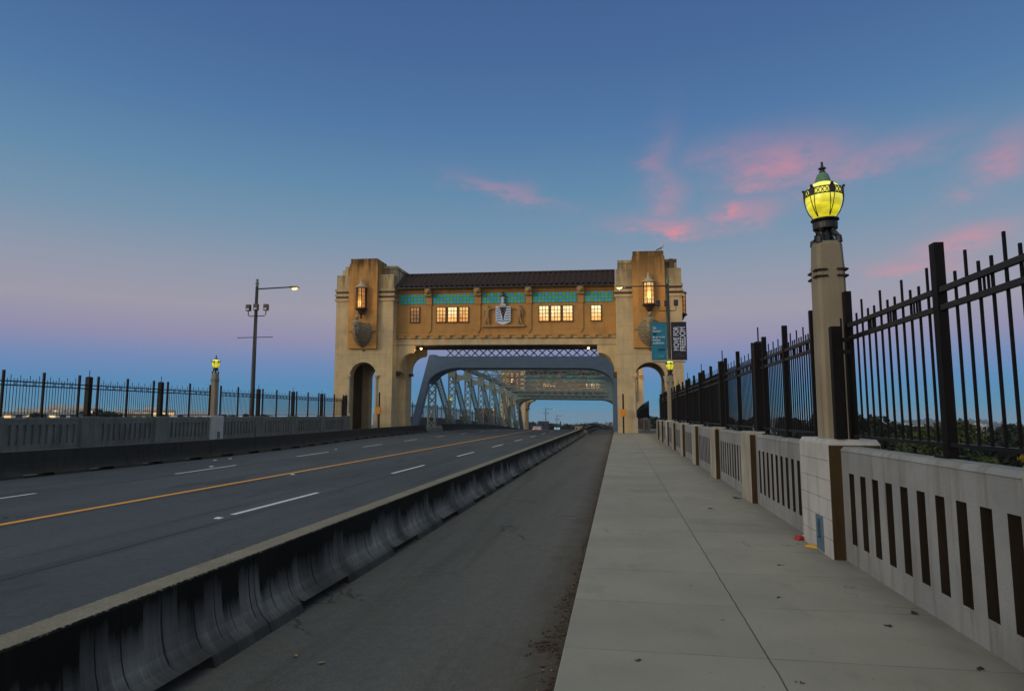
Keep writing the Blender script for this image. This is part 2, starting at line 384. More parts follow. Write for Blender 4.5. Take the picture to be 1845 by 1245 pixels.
plain('feather_white', (0.60, 0.60, 0.60), None, 20, 0.8, 0)
plain('feather_grey', (0.075, 0.08, 0.09), None, 20, 0.8, 0)
plain('skin_stone', (0.46, 0.30, 0.13), (0.34, 0.21, 0.085), 6, 0.85, 0.2)

def leafmat(name, c, c2):
    t = NT(name)
    oi = t.n('ShaderNodeObjectInfo')
    n = t.noise(1.7, 3)
    base = t.mix(t.rng(n, 0.35, 0.65), c, c2)
    base = t.mix(t.math('MULTIPLY', oi.outputs['Random'], 0.5), base, tuple(v * 0.55 for v in c2))
    t.col(base).rough(0.8)
    M[name] = t.m
leafmat('leaf_dark', (0.012, 0.018, 0.007), (0.020, 0.030, 0.010))
leafmat('leaf_green', (0.030, 0.052, 0.010), (0.055, 0.080, 0.014))
leafmat('leaf_yellow', (0.36, 0.26, 0.012), (0.22, 0.18, 0.015))
leafmat('needle', (0.018, 0.032, 0.022), (0.028, 0.046, 0.028))

# glazed tile band: 1/3 blue staggered squares on green
t = NT('tile_band')
ob = t.obj(); x, y, z = t.xyz(ob)
TS = 0.335
cx_ = t.math('FLOOR', t.math('DIVIDE', x, TS)); zs = t.math('DIVIDE', t.math('ADD', z, t.math('MULTIPLY', x, 0.0135)), TS); cz_ = t.math('FLOOR', zs)
par = t.math('MODULO', t.math('ADD', t.math('ADD', cx_, cz_), 400.0), 2.0)
wn_ = t.n('ShaderNodeTexWhiteNoise', noise_dimensions='2D')
cmb = t.n('ShaderNodeCombineXYZ'); t.l(cx_, cmb.inputs[0]); t.l(cz_, cmb.inputs[1]); t.l(cmb.outputs[0], wn_.inputs['Vector'])
gr = t.mix(wn_.outputs['Value'], (0.07, 0.46, 0.20), (0.19, 0.50, 0.10))
bl = t.mix(wn_.outputs['Value'], (0.05, 0.38, 0.80), (0.09, 0.46, 0.74))
base = t.mix(t.math('GREATER_THAN', par, 0.5), gr, bl)
fx = t.math('ABSOLUTE', t.math('SUBTRACT', t.math('FRACT', t.math('DIVIDE', x, TS)), 0.5)); fz = t.math('ABSOLUTE', t.math('SUBTRACT', t.math('FRACT', zs), 0.5))
gj = t.math('GREATER_THAN', t.math('MAXIMUM', fx, fz), 0.455)
base = t.mix(gj, base, (0.05, 0.14, 0.10))
t.col(base).rough(0.6).spec(0.15)
M['tile_band'] = t.m

def glowmat(name, c, c2, k, scale=2.0, base=(0.4, 0.3, 0.1)):
    t = NT(name)
    t.col(base).rough(0.4)
    t.emit(t.mix(t.rng(t.noise(scale, 4), 0.3, 0.7), c, c2), k)
    M[name] = t.m
glowmat('window_glow', (1.0, 0.50, 0.13), (0.75, 0.22, 0.035), 0.95, 1.6)
glowmat('window_bright', (1.0, 0.80, 0.38), (1.0, 0.46, 0.11), 1.25, 1.9)
glowmat('window_dim', (0.50, 0.20, 0.06), (0.20, 0.06, 0.02), 0.5, 1.6)
def roommat(name, top, bottom, k, z0, z1):
    t = NT(name); t.col((0.3, 0.2, 0.08)).rough(0.35)
    ob = t.obj(); z = t.xyz(ob)[2]
    f = t.math('ADD', t.rng(z, z0, z1), t.math('MULTIPLY', t.math('SUBTRACT', t.noise(1.5, 3, src=ob), 0.5), 1.6), clamp=True)
    shelf = t.math('GREATER_THAN', t.noise(5.5, 2, src=ob, stretch=(1, 1, 0.5)), 0.60)
    c = t.mix(f, bottom, top); c = t.mix(t.math('MULTIPLY', shelf, 0.45), c, tuple(v * 0.45 for v in bottom))
    t.emit(c, k); M[name] = t.m
roommat('window_glow', (1.0, 0.56, 0.16), (0.62, 0.19, 0.03), 0.95, 10.6, 12.0)
roommat('window_bright', (1.0, 0.86, 0.46), (1.0, 0.42, 0.09), 1.2, 10.7, 11.7)
roommat('window_dim', (0.60, 0.24, 0.06), (0.14, 0.045, 0.015), 0.6, 11.0, 12.3)
glowmat('lantern_glow', (1.0, 0.46, 0.10), (0.55, 0.15, 0.025), 0.62, 1.9)
glowmat('lantern_bright', (1.0, 0.70, 0.28), (0.90, 0.32, 0.06), 1.0, 1.6)
glowmat('bulb', (1.0, 0.62, 0.20), (1.0, 0.58, 0.18), 7.0)
glowmat('lamp_lens', (1.0, 0.62, 0.17), (1.0, 0.56, 0.13), 1.7)
glowmat('far_bulb', (0.85, 0.95, 1.0), (0.85, 0.95, 1.0), 4.0)
glowmat('red_light', (1.0, 0.05, 0.04), (1.0, 0.03, 0.03), 3.0)
glowmat('blue_sign', (0.12, 0.42, 0.72), (0.10, 0.36, 0.62), 0.6)
glowmat('far_window', (1.0, 0.80, 0.45), (0.9, 0.5, 0.18), 0.9, 0.3)
# hand-blown lamp globe lit from inside: banded yellow green glass
t = NT('globe_glass')
ob = t.obj()
band = t.noise(9, 5, 0.65, stretch=(0.35, 0.35, 2.2), src=ob)
lw = t.n('ShaderNodeLayerWeight'); lw.inputs[0].default_value = 0.35
c = t.mix(t.rng(band, 0.36, 0.66), (0.86, 0.78, 0.02), (0.42, 0.36, 0.008))
zz = t.xyz(ob)[2]
c = t.mix(t.rng(zz, 4.22, 4.51), c, (1.0, 0.96, 0.16))
c = t.mix(t.math('MULTIPLY', t.rng(t.noise(6, 3, src=ob), 0.55, 0.72), 0.55), c, (0.30, 0.20, 0.005))
t.col((0.35, 0.33, 0.05)).rough(0.2); t.emit(c, 0.92)
M['globe_glass'] = t.m

# ------------------------------------------------------------------ mesh builder
class MB:
    def __init__(s, xf=None): s.v = []; s.f = []; s.xf = xf
    def add(s, vs, fs):
        o = len(s.v); s.v += [tuple(p) for p in vs]; s.f += [tuple(i + o for i in f) for f in fs]; return s
    def box(s, x0, x1, y0, y1, z0, z1):
        return s.add([(x0, y0, z0), (x1, y0, z0), (x1, y1, z0), (x0, y1, z0), (x0, y0, z1), (x1, y0, z1), (x1, y1, z1), (x0, y1, z1)],
                     [(0, 3, 2, 1), (4, 5, 6, 7), (0, 1, 5, 4), (1, 2, 6, 5), (2, 3, 7, 6), (3, 0, 4, 7)])
    def frustum(s, a, b, z0, z1):         # a, b = (x0,x1,y0,y1) bottom and top rectangles
        return s.add([(a[0], a[2], z0), (a[1], a[2], z0), (a[1], a[3], z0), (a[0], a[3], z0), (b[0], b[2], z1), (b[1], b[2], z1), (b[1], b[3], z1), (b[0], b[3], z1)],
                     [(0, 3, 2, 1), (4, 5, 6, 7), (0, 1, 5, 4), (1, 2, 6, 5), (2, 3, 7, 6), (3, 0, 4, 7)])
    def prism(s, pts, axis, a, b):        # polygon in the other two axes, extruded along axis
        def P(p, w):
            return {'x': (w, p[0], p[1]), 'y': (p[0], w, p[1]), 'z': (p[0], p[1], w)}[axis]
        n = len(pts)
        return s.add([P(p, a) for p in pts] + [P(p, b) for p in pts],
                     [tuple(range(n - 1, -1, -1)), tuple(range(n, 2 * n))] + [(i, (i + 1) % n, n + (i + 1) % n, n + i) for i in range(n)])
    def bar(s, p, q, w, h=None, up=(0, 0, 1)):    # rectangular bar from p to q
        p, q = Vector(p), Vector(q); h = h or w
        d_ = (q - p).normalized(); u = Vector(up)
        if abs(d_.dot(u)) > 0.98: u = Vector((1, 0, 0))
        a = d_.cross(u).normalized() * (w / 2); b = a.cross(d_).normalized() * (h / 2)
        vs = [p - a - b, p + a - b, p + a + b, p - a + b, q - a - b, q + a - b, q + a + b, q - a + b]
        return s.add(vs, [(0, 3, 2, 1), (4, 5, 6, 7), (0, 1, 5, 4), (1, 2, 6, 5), (2, 3, 7, 6), (3, 0, 4, 7)])
    def tube(s, path, r, n=10):
        path = [Vector(p) for p in path]; rings = []
        rr = r if isinstance(r, (list, tuple)) else [r] * len(path)
        for i, p in enumerate(path):
            d_ = (path[min(i + 1, len(path) - 1)] - path[max(i - 1, 0)]).normalized()
            u = Vector((0, 0, 1)) if abs(d_.z) < 0.9 else Vector((1, 0, 0))
            a = d_.cross(u).normalized(); b = a.cross(d_)
            rings.append([p + (a * math.cos(2 * math.pi * k / n) + b * math.sin(2 * math.pi * k / n)) * rr[i] for k in range(n)])
        vs = [q for g in rings for q in g]; fs = []
        for i in range(len(rings) - 1):
            for k in range(n):
                fs.append((i * n + k, i * n + (k + 1) % n, (i + 1) * n + (k + 1) % n, (i + 1) * n + k))
        fs.append(tuple(range(n - 1, -1, -1))); fs.append(tuple((len(rings) - 1) * n + k for k in range(n)))
        return s.add(vs, fs)
    def lathe(s, prof, n=24, c=(0, 0), a0=0.0, a1=2 * math.pi):
        full = abs(a1 - a0 - 2 * math.pi) < 1e-6; m = n if full else n + 1; vs = []; fs = []
        for r, z in prof:
            for k in range(m):
                a = a0 + (a1 - a0) * k / n
                vs.append((c[0] + r * math.cos(a), c[1] + r * math.sin(a), z))
        for i in range(len(prof) - 1):
            for k in range(n):
                k2 = (k + 1) % m
                fs.append((i * m + k, i * m + k2, (i + 1) * m + k2, (i + 1) * m + k))
        return s.add(vs, fs)
    def ball(s, c, r, n=10, m=7, sc=(1, 1, 1)):
        vs = []; fs = []
        for i in range(m + 1):
            th = math.pi * i / m
            for k in range(n):
                a = 2 * math.pi * k / n
                vs.append((c[0] + r * sc[0] * math.sin(th) * math.cos(a), c[1] + r * sc[1] * math.sin(th) * math.sin(a), c[2] - r * sc[2] * math.cos(th)))
        for i in range(m):
            for k in range(n): fs.append((i * n + k, i * n + (k + 1) % n, (i + 1) * n + (k + 1) % n, (i + 1) * n + k))
        return s.add(vs, fs)
    def mesh(s, name):
        me = bpy.data.meshes.new(name)
        vs = [s.xf(p) for p in s.v] if s.xf else s.v
        me.from_pydata(vs, [], s.f); me.update(); return me
    def build(s, name, mat, parent=None, smooth=False, bevel=0.0, **tags):
        me = s.mesh(name); me.materials.append(M[mat])
        if smooth: me.polygons.foreach_set('use_smooth', [True] * len(me.polygons))
        o = bpy.data.objects.new(name, me); COL.objects.link(o)
        if parent: o.parent = parent
        if bevel:
            b = o.modifiers.new('bevel', 'BEVEL'); b.width = bevel; b.segments = 2; b.limit_method = 'ANGLE'; b.angle_limit = R(40)
        for k, v in tags.items(): o[k] = v
        return o
def thing(name, label, cat, loc=(0, 0, 0), rz=0.0, group=None):
    o = bpy.data.objects.new(name, None); COL.objects.link(o); o.empty_display_size = 0.3
    o.location = loc; o.rotation_euler = (0, 0, rz); o['label'] = label; o['category'] = cat
    if group: o['group'] = group
    return o
KIDS = {}
def copy_tree(o, parent=None):
    c = o.copy(); COL.objects.link(c)
    if parent: c.parent = parent
    if o.name not in KIDS: KIDS[o.name] = [k for k in bpy.data.objects if k.parent is o]
    for k in KIDS[o.name]: copy_tree(k, c)
    return c
class Family:                      # first call uses the prototype itself, later ones copies of it
    def __init__(s, root): s.root = root; s.used = False
    def place(s, label, loc, rot=(0, 0, 0), scale=None):
        o = copy_tree(s.root) if s.used else s.root
        s.used = True; o['label'] = label; o.location = loc; o.rotation_euler = rot
        if scale: o.scale = scale
        return o
def skin(name, pts, edges, mat, parent=None, sub=1):
    me = bpy.data.meshes.new(name); me.from_pydata([p[:3] for p in pts], edges, []); me.materials.append(M[mat])
    o = bpy.data.objects.new(name, me); COL.objects.link(o)
    o.modifiers.new('skin', 'SKIN')
    for i, p in enumerate(pts):
        sv = me.skin_vertices[0].data[i]; sv.radius = (p[3], p[4] if len(p) > 4 else p[3]); sv.use_root = (i == 0)
    if sub: m = o.modifiers.new('sub', 'SUBSURF'); m.levels = sub; m.render_levels = sub
    if parent: o.parent = parent
    return o
ORD = ['first', 'second', 'third', 'fourth', 'fifth', 'sixth', 'seventh', 'eighth', 'ninth', 'tenth', 'eleventh', 'twelfth', 'thirteenth', 'fourteenth',
       'fifteenth', 'sixteenth', 'seventeenth', 'eighteenth', 'nineteenth', 'twentieth', 'twenty-first', 'twenty-second', 'twenty-third', 'twenty-fourth', 'twenty-fifth', 'twenty-sixth']

# ------------------------------------------------------------------ road deck (crests just beyond the gatehouse)
def zr(y):
    if y < 66: return 0.0
    if y < 128.5: return -0.0004 * (y - 66) ** 2
    return -1.5625 - 0.05 * (y - 128.5)
def slope(y): return math.atan((zr(y + 0.5) - zr(y - 0.5)))
YS = [-15, 0, 8, 16, 24, 32, 40, 48, 56, 60] + [64 + 4 * i for i in range(30)] + [200, 260, 330, 420]
def strip(x0, x1, z, ys=YS, x0f=None, x1f=None):
    m = MB(); vs = []; fs = []
    for y in ys:
        vs += [((x0f(y) if x0f else x0), y, zr(y) + z), ((x1f(y) if x1f else x1), y, zr(y) + z)]
    for i in range(len(ys) - 1): fs.append((2 * i, 2 * i + 1, 2 * i + 3, 2 * i + 2))
    return m.add(vs, fs)
def slab(x0, x1, z0, z1, ys=YS):
    m = MB(); vs = []; fs = []
    for y in ys:
        a = zr(y); vs += [(x0, y, a + z0), (x1, y, a + z0), (x1, y, a + z1), (x0, y, a + z1)]
    for i in range(len(ys) - 1):
        b = 4 * i; c = b + 4
        for k in range(4): fs.append((b + k, b + (k + 1) % 4, c + (k + 1) % 4, c + k))
    n = 4 * (len(ys) - 1)
    fs += [(3, 2, 1, 0), (n, n + 1, n + 2, n + 3)]
    return m.add(vs, fs)
slab(-24.5, 5.2, -2.2, -0.16).build('bridge_deck', 'void_dark', kind='structure')
strip(-20.3, -3.1, -0.150).build('road', 'asphalt', kind='structure')
strip(-3.1, -0.36, -0.150).build('bike_lane', 'bike_asphalt', kind='structure')
slab(-0.40, 5.0, -0.158, 0.0).build('sidewalk', 'sidewalk', bevel=0.012, kind='structure')
slab(-24.2, -20.3, -0.158, 0.25).build('far_sidewalk', 'sidewalk', kind='structure')

ZM = -0.1455
m = MB()
for (a, b) in [(-14, 108)]:
    ys = [y for y in range(a, b, 4)]
    for dx_ in (0.0,):
        k = strip(-9.90, -9.75, ZM + 0.15 - 0.15, ys); m.add(k.v, k.f)
m.build('yellow_centre_line', 'yellow_paint', kind='structure')
m = MB()
def dash(x, y0, y1, w=0.115):
    ys = [y0, (y0 + y1) / 2, y1]; k = strip(x - w / 2, x + w / 2, ZM, ys); m.add(k.v, k.f)
y = -5.7
while y < 130:
    x = -6.76 - 0.006 * max(0, y - 20)
    dash(x, y, y + 3.3); y += 8.2
y = 1.0 + 0.2
while y < 130:
    x = -13.1 - 0.050 * max(-6, min(y, 45) - 17.5)
    k = 3.4
    dx_ = -0.050 * k
    yy0, yy1 = y, y + k
    m.add([(x - .055, yy0, zr(yy0) + ZM), (x + .055, yy0, zr(yy0) + ZM), (x + .055 + dx_, yy1, zr(yy1) + ZM), (x - .055 + dx_, yy1, zr(yy1) + ZM)], [(0, 1, 2, 3)])
    y += 8.25
m.build('white_lane_dashes', 'white_paint', kind='structure')
# sealed seam along the near lane and a few tar snakes
m = MB()
def snake(x, y0, y1, w, amp, seed, drift=0.0):
    rnd = random.Random(seed); y = y0; pts = []
    while y <= y1:
        pts.append((x + rnd.uniform(-amp, amp) + drift * (y - y0), y, w * rnd.uniform(0.5, 1.3))); y += 0.8
    vs = []; fs = []
    for i, (a, b, c) in enumerate(pts): vs += [(a - c / 2, b, zr(b) - 0.1468), (a + c / 2, b, zr(b) - 0.1468)]
    for i in range(len(pts) - 1): fs.append((2 * i, 2 * i + 1, 2 * i + 3, 2 * i + 2))
    m.add(vs, fs)
snake(-6.52, 3, 60, 0.07, 0.02, 3, -0.004)
snake(-9.62, 5, 60, 0.03, 0.012, 5)
snake(-12.7, 9, 26, 0.03, 0.03, 6, -0.03)
snake(-14.5, 12, 20, 0.05, 0.05, 8, 0.05)
snake(-7.9, 13, 20, 0.10, 0.10, 9, 0.03)
m.build('tar_seams', 'tar', kind='structure')
m = MB()
m.box(-3.0, -0.42, 55.0, 55.25, -0.15, -0.143).box(-16.5, -3.3, 54.2, 54.4, -0.15, -0.143)
m.build('expansion_joint', 'parapet', kind='structure')
stud_p = MB().frustum((-.06, .06, -.06, .06), (-.035, .035, -.035, .035), 0, 0.018).build('road_stud', 'white_paint', label='x', category='road stud', group='white studs on the road')
stud = Family(stud_p)
for x, y, w in [(-6.76, 10.3, 'white road stud just before the long near lane dash'), (-9.55, 18.1, 'white road stud beside the yellow centre line'),
                (-13.75, 20.4, 'white road stud past the end of the far lane dash'), (-15.5, 23.2, 'white road stud near the base of the far barrier, left one of two'),
                (-15.5, 24.2, 'white road stud near the base of the far barrier, right one of two'), (-14.3, 31.5, 'white road stud past the second far lane dash')]:
    stud.place(w, (x, y, -0.148))

# ------------------------------------------------------------------ precast barriers
def barrier_mesh(L, H, slots):
    m = MB()
    prof = lambda z0: [(0.30, z0), (0.272, max(0.075, z0 + 0.005)), (0.205, 0.135), (0.165, 0.205), (0.142, 0.29), (0.127, 0.40), (0.116, H - 0.012), (0.104, H)]
    cuts = sorted({0.0, L} | {a for a in slots for a in a})
    prev = None
    for a, b in zip(cuts, cuts[1:]):
        gap = any(s0 <= a + 1e-6 and b <= s1 + 1e-6 for s0, s1 in slots)
        p = prof(0.095 if gap else 0.0)
        pts = [(-x, z) for x, z in p] + [(x, z) for x, z in reversed(p)]
        m.prism([(q[0], q[1]) for q in pts], 'y', a, b)
    return m
grp = 'precast barriers beside the bike lane'
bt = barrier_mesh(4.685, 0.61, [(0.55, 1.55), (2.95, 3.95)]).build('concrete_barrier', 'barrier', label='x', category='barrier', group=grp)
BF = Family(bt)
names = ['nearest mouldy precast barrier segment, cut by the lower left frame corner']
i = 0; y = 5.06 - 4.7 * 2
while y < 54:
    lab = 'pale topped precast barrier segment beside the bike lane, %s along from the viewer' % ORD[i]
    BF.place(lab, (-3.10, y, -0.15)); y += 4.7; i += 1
y = 60.5; i = 0
while y < 118:
    yy = y
    BF.place('mouldy precast barrier segment past the gap under the gatehouse, %s one' % ORD[i], (-3.0, yy, zr(yy) - 0.15), (slope(yy + 2.3), 0, 0)); y += 4.7; i += 1
grp2 = 'dark barriers along the far side of the road'
bd = barrier_mesh(4.6, 0.74, [(0.6, 1.6), (2.9, 3.9)]).build('concrete_barrier', 'barrier_dark', label='x', category='barrier', group=grp2)
BD = Family(bd)
path = [(-16.7, 6.0), (-16.7, 24.0), (-17.3, 33.0), (-19.0, 46.6), (-20.05, 66.0), (-20.05, 68.5)]
def along(dst):
    for (x0, y0), (x1, y1) in zip(path, path[1:]):
        L = math.hypot(x1 - x0, y1 - y0)
        if dst <= L: return x0 + (x1 - x0) * dst / L, y0 + (y1 - y0) * dst / L
        dst -= L
    return None
s_ = 0; i = 0
while along(s_) and along(s_ + 4.62):
    a, b = along(s_), along(s_ + 4.62)
    BD.place('dark weathered barrier segment across the road, %s from the left frame edge' % ORD[i], (a[0], a[1], -0.15), (0, 0, -math.atan2(b[0] - a[0], b[1] - a[1])))
    s_ += 4.62; i += 1
y = 74.0; i = 0
while y < 146:
    BD.place('dark barrier segment along the foot of the left truss, %s past the gatehouse' % ORD[i], (-20.3, y, zr(y) - 0.15), (slope(y + 2.3), 0, 0)); y += 4.62; i += 1

# ------------------------------------------------------------------ balustrade and fence
PITCH, PIL = 4.58, 0.95
def slotted(L, T, H, n=10, z0=0.22, z1=0.97):
    m = MB(); g = MB(); pitch = (L - 0.30) / n; sw = pitch * 0.46
    slots = [(0.15 + pitch * (k + 0.5) - sw / 2, 0.15 + pitch * (k + 0.5) + sw / 2) for k in range(n)]
    ys = [0.0] + [a for s_ in slots for a in s_] + [L]
    for xf, rev in ((0.0, 0), (T, 1)):
        for (za, zb, solid) in ((0, z0, 1), (z0, z1, 0), (z1, H, 1)):
            for k in range(len(ys) - 1):
                if not solid and k % 2 == 1: continue
                q = [(xf, ys[k], za), (xf, ys[k], zb), (xf, ys[k + 1], zb), (xf, ys[k + 1], za)]
                m.add(q if not rev else q[::-1], [(0, 1, 2, 3)])
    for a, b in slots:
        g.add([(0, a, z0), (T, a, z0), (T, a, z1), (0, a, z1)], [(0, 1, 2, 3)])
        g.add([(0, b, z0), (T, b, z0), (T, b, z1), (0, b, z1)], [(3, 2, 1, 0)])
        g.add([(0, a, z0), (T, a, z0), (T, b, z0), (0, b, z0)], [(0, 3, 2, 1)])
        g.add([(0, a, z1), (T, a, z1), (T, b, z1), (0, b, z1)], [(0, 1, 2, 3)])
    m.add([(0, 0, H), (T, 0, H), (T, L, H), (0, L, H)], [(0, 1, 2, 3)])
    m.add([(0, 0, 0), (T, 0, 0), (T, 0, H), (0, 0, H)], [(0, 1, 2, 3)])
    m.add([(0, L, 0), (T, L, 0), (T, L, H), (0, L, H)], [(3, 2, 1, 0)])
    return m, g
def make_panel(L, grp, old=False):
    t = thing('balustrade', 'x', 'parapet', group=grp)
    m, g = slotted(L, 0.24, 1.20)
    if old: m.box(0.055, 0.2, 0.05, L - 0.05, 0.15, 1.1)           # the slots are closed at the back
    o = m.build('slotted_wall', 'parapet_old' if old else 'parapet', t); g.build('slot_reveals', 'parapet_old' if old else 'slot_dark', o)
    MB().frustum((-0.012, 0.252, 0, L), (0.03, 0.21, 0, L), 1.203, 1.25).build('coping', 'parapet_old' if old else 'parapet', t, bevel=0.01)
    return Family(t)
def make_pil(grp, mat='pilaster'):
    m = MB().box(-0.11, 0.33, 0, PIL, -0.02, 1.255).frustum((-0.11, 0.33, 0, PIL), (-0.07, 0.29, 0.04, PIL - 0.04), 1.255, 1.295)
    o = m.build('parapet_pilaster', mat, bevel=0.015, label='x', category='pilaster', group=grp)
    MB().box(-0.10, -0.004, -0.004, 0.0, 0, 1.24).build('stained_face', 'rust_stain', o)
    return Family(o)
def make_fence(L, grp):
    t = thing('steel_fence', 'x', 'fence', group=grp)
    zt = 3.05
    for yp in (0.05, L / 2, L - 0.05):
        MB().box(-0.038, 0.038, yp - 0.038, yp + 0.038, 1.22, zt).box(-0.085, 0.085, yp - 0.085, yp + 0.085, 1.252, 1.268).build('post', 'black_steel', t)
    for z in (2.64, 2.49, 1.36):
        w = 0.023 if z > 2 else 0.016
        MB().box(-0.030, -0.012 + 0.018, 0.1, L / 2 - 0.05, z - w, z + w).box(-0.030, 0.006, L / 2 + 0.05, L - 0.1, z - w, z + w).build('rail', 'rail_steel', t)
    m = MB()
    for a, b in ((0.1, L / 2 - 0.05), (L / 2 + 0.05, L - 0.1)):
        n = max(6, int(round((b - a) / 0.135)))
        st = (b - a) / n
        for k in range(1, n):
            yy = a + st * k
            zz = 2.89 if k % 3 == 1 else 2.76
            m.box(0.008, 0.025, yy - 0.0085, yy + 0.0085, 1.34, zz)
            if k % 3 == 2 and k < n - 1:
                for f in (0.33, 0.66): m.box(0.010, 0.024, yy + st * f - 0.006, yy + st * f + 0.006, 2.49, 2.64)
    m.build('pickets', 'black_steel', t)
    return Family(t)
def make_column(grp):
    t = thing('fence_column', 'x', 'fence column', group=grp)
    MB().box(-0.10, 0.10, -0.10, 0.10, 1.29, 2.98).frustum((-0.11, 0.11, -0.11, 0.11), (-0.05, 0.05, -0.05, 0.05), 2.98, 3.02).build('box_column', 'black_steel', t)
    for z in (2.64, 2.49, 1.36):
        w = 0.023 if z > 2 else 0.016
        MB().box(-0.03, 0.006, -0.44, -0.11, z - w, z + w).box(-0.03, 0.006, 0.11, 0.44, z - w, z + w).build('rail', 'rail_steel', t)
    MB().tube([(0, 0, 3.01), (0, 0, 3.30)], 0.014, 6).build('rod', 'black_steel', t)
    return Family(t)

# lamp standard on its pedestal
def make_lamp():
    t = thing('lamp_standard', 'x', 'lamp post', group='globe lamp standards on the parapets')
    m = MB()
    zz = [-0.02, 0.20, 0.42, 0.64, 0.86, 1.08, 1.27]
    for a, b in zip(zz, zz[1:]): m.box(-0.12, 0.44, -0.58, 0.58, a + 0.006, b)
    for a in zz[1:-1]: m.box(-0.108, 0.428, -0.568, 0.568, a - 0.001, a + 0.007)
    m.frustum((-0.12, 0.44, -0.58, 0.58), (-0.09, 0.41, -0.55, 0.55), 1.27, 1.325)
    m.build('pedestal', 'pedestal_white', t, bevel=0.008)
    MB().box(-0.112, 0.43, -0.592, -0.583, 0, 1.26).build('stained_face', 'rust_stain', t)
    pl = MB().box(-0.131, -0.119, -0.28, -0.02, 0.02, 0.42).build('cover_plate', 'blue_plate', t)
    sc = MB(); rnd = random.Random(4); py, pz = -0.12, 0.39
    pts = []
    for k in range(16):
        pts.append((-0.135, -0.15 + (0.05 if k % 2 else -0.045) + rnd.uniform(-.015, .015), 0.38 - k * 0.0145))
    sc.tube(pts, 0.006, 5).build('scrawl', 'ink', pl)
    # tapered chamfered shaft
    m = MB()
    def octo(w, c, z): return [(-w + c, -w, z), (w - c, -w, z), (w, -w + c, z), (w, w - c, z), (w - c, w, z), (-w + c, w, z), (-w, w - c, z), (-w, -w + c, z)]
    lv = [(0.172, 0.035, 1.325), (0.166, 0.035, 2.95), (0.160, 0.036, 3.45), (0.153, 0.042, 3.70), (0.143, 0.05, 3.75)]
    vs = []; fs = []
    for w, c, z in lv: vs += [(p[0] + 0.16, p[1], p[2]) for p in octo(w, c, z)]
    for i in range(len(lv) - 1):
        for k in range(8): fs.append((i * 8 + k, i * 8 + (k + 1) % 8, i * 8 + 8 + (k + 1) % 8, i * 8 + 8 + k))
    fs.append(tuple(range((len(lv) - 1) * 8, len(lv) * 8)))
    m.add(vs, fs)
    for sx in (-1, 1):                               # flat pilaster strips on the flanks, stopping short of the top
        m.frustum((0.16 + sx * 0.170 - 0.012, 0.16 + sx * 0.170 + 0.012, -0.105, 0.105), (0.16 + sx * 0.160 - 0.012, 0.16 + sx * 0.160 + 0.012, -0.10, 0.10), 1.325, 3.46)
        m.frustum((0.07, 0.25, sx * 0.168 - 0.008, sx * 0.168 + 0.008), (0.075, 0.245, sx * 0.158 - 0.008, sx * 0.158 + 0.008), 1.325, 3.40)
    m.build('shaft', 'lamp_shaft', t, bevel=0.006)
    for z in (3.29, 3.37):
        for sy in (-1, 1):
            for sx in (-1, 1):
                MB().box(0.16 + sx * 0.172 - 0.02, 0.16 + sx * 0.172 + 0.02, sy * 0.11 - 0.055, sy * 0.11 + 0.055, z, z + 0.022).box(0.16 + sx * 0.11 - 0.055, 0.16 + sx * 0.11 + 0.055, sy * 0.168 - 0.02, sy * 0.168 + 0.02, z, z + 0.022).build('band', 'void_dark', t)
    c = (0.16, 0.0)
    HS = lambda p: (0.16 + (p[0] - 0.16) * 0.865, p[1] * 0.865, 3.735 + (p[2] - 3.665) * 0.93)
    m = MB(xf=HS)
    m.lathe([(0.10, 3.86), (0.165, 3.87), (0.17, 3.95), (0.13, 3.965), (0.15, 3.985), (0.19, 3.99), (0.19, 4.005), (0.13, 4.02), (0.0, 4.02)], 24, c)
    m.lathe([(0.055, 3.68), (0.05, 3.87)], 10, c)
    for k in range(4):
        a = math.pi / 4 + k * math.pi / 2
        ca, sa = math.cos(a), math.sin(a)
        prof = [(0.190, 3.66), (0.185, 3.73), (0.140, 3.79), (0.112, 3.84), (0.135, 3.90)]
        pts = [(c[0] + r * ca, c[1] + r * sa, z) for r, z in prof]
        m.tube(pts, [0.05, 0.048, 0.038, 0.034, 0.04], 8)
    m.build('bracket_base', 'iron', t, smooth=False)
    g = [(0.125, 4.015), (0.165, 4.06), (0.205, 4.13), (0.232, 4.20), (0.246, 4.28), (0.248, 4.34), (0.236, 4.40), (0.205, 4.455), (0.155, 4.495), (0.112, 4.515)]
    MB(xf=HS).lathe(g, 32, c).build('globe', 'globe_glass', t, smooth=True)
    cg = MB(xf=HS)
    def rg(z):
        for (r0, z0), (r1, z1) in zip(g, g[1:]):
            if z0 <= z <= z1: return r0 + (r1 - r0) * (z - z0) / (z1 - z0)
        return 0.2
    for z in (4.315, 4.405):
        r = 0.262
        cg.tube([(c[0] + r * math.cos(2 * math.pi * k / 32), c[1] + r * math.sin(2 * math.pi * k / 32), z) for k in range(33)], 0.008, 5)
    for k in range(28):
        a0, a1 = 2 * math.pi * k / 28, 2 * math.pi * (k + 1) / 28; r = 0.262
        cg.bar((c[0] + r * math.cos(a0), c[1] + r * math.sin(a0), 4.315), (c[0] + r * math.cos(a1), c[1] + r * math.sin(a1), 4.405), 0.009)
        cg.bar((c[0] + r * math.cos(a1), c[1] + r * math.sin(a1), 4.315), (c[0] + r * math.cos(a0), c[1] + r * math.sin(a0), 4.405), 0.009)
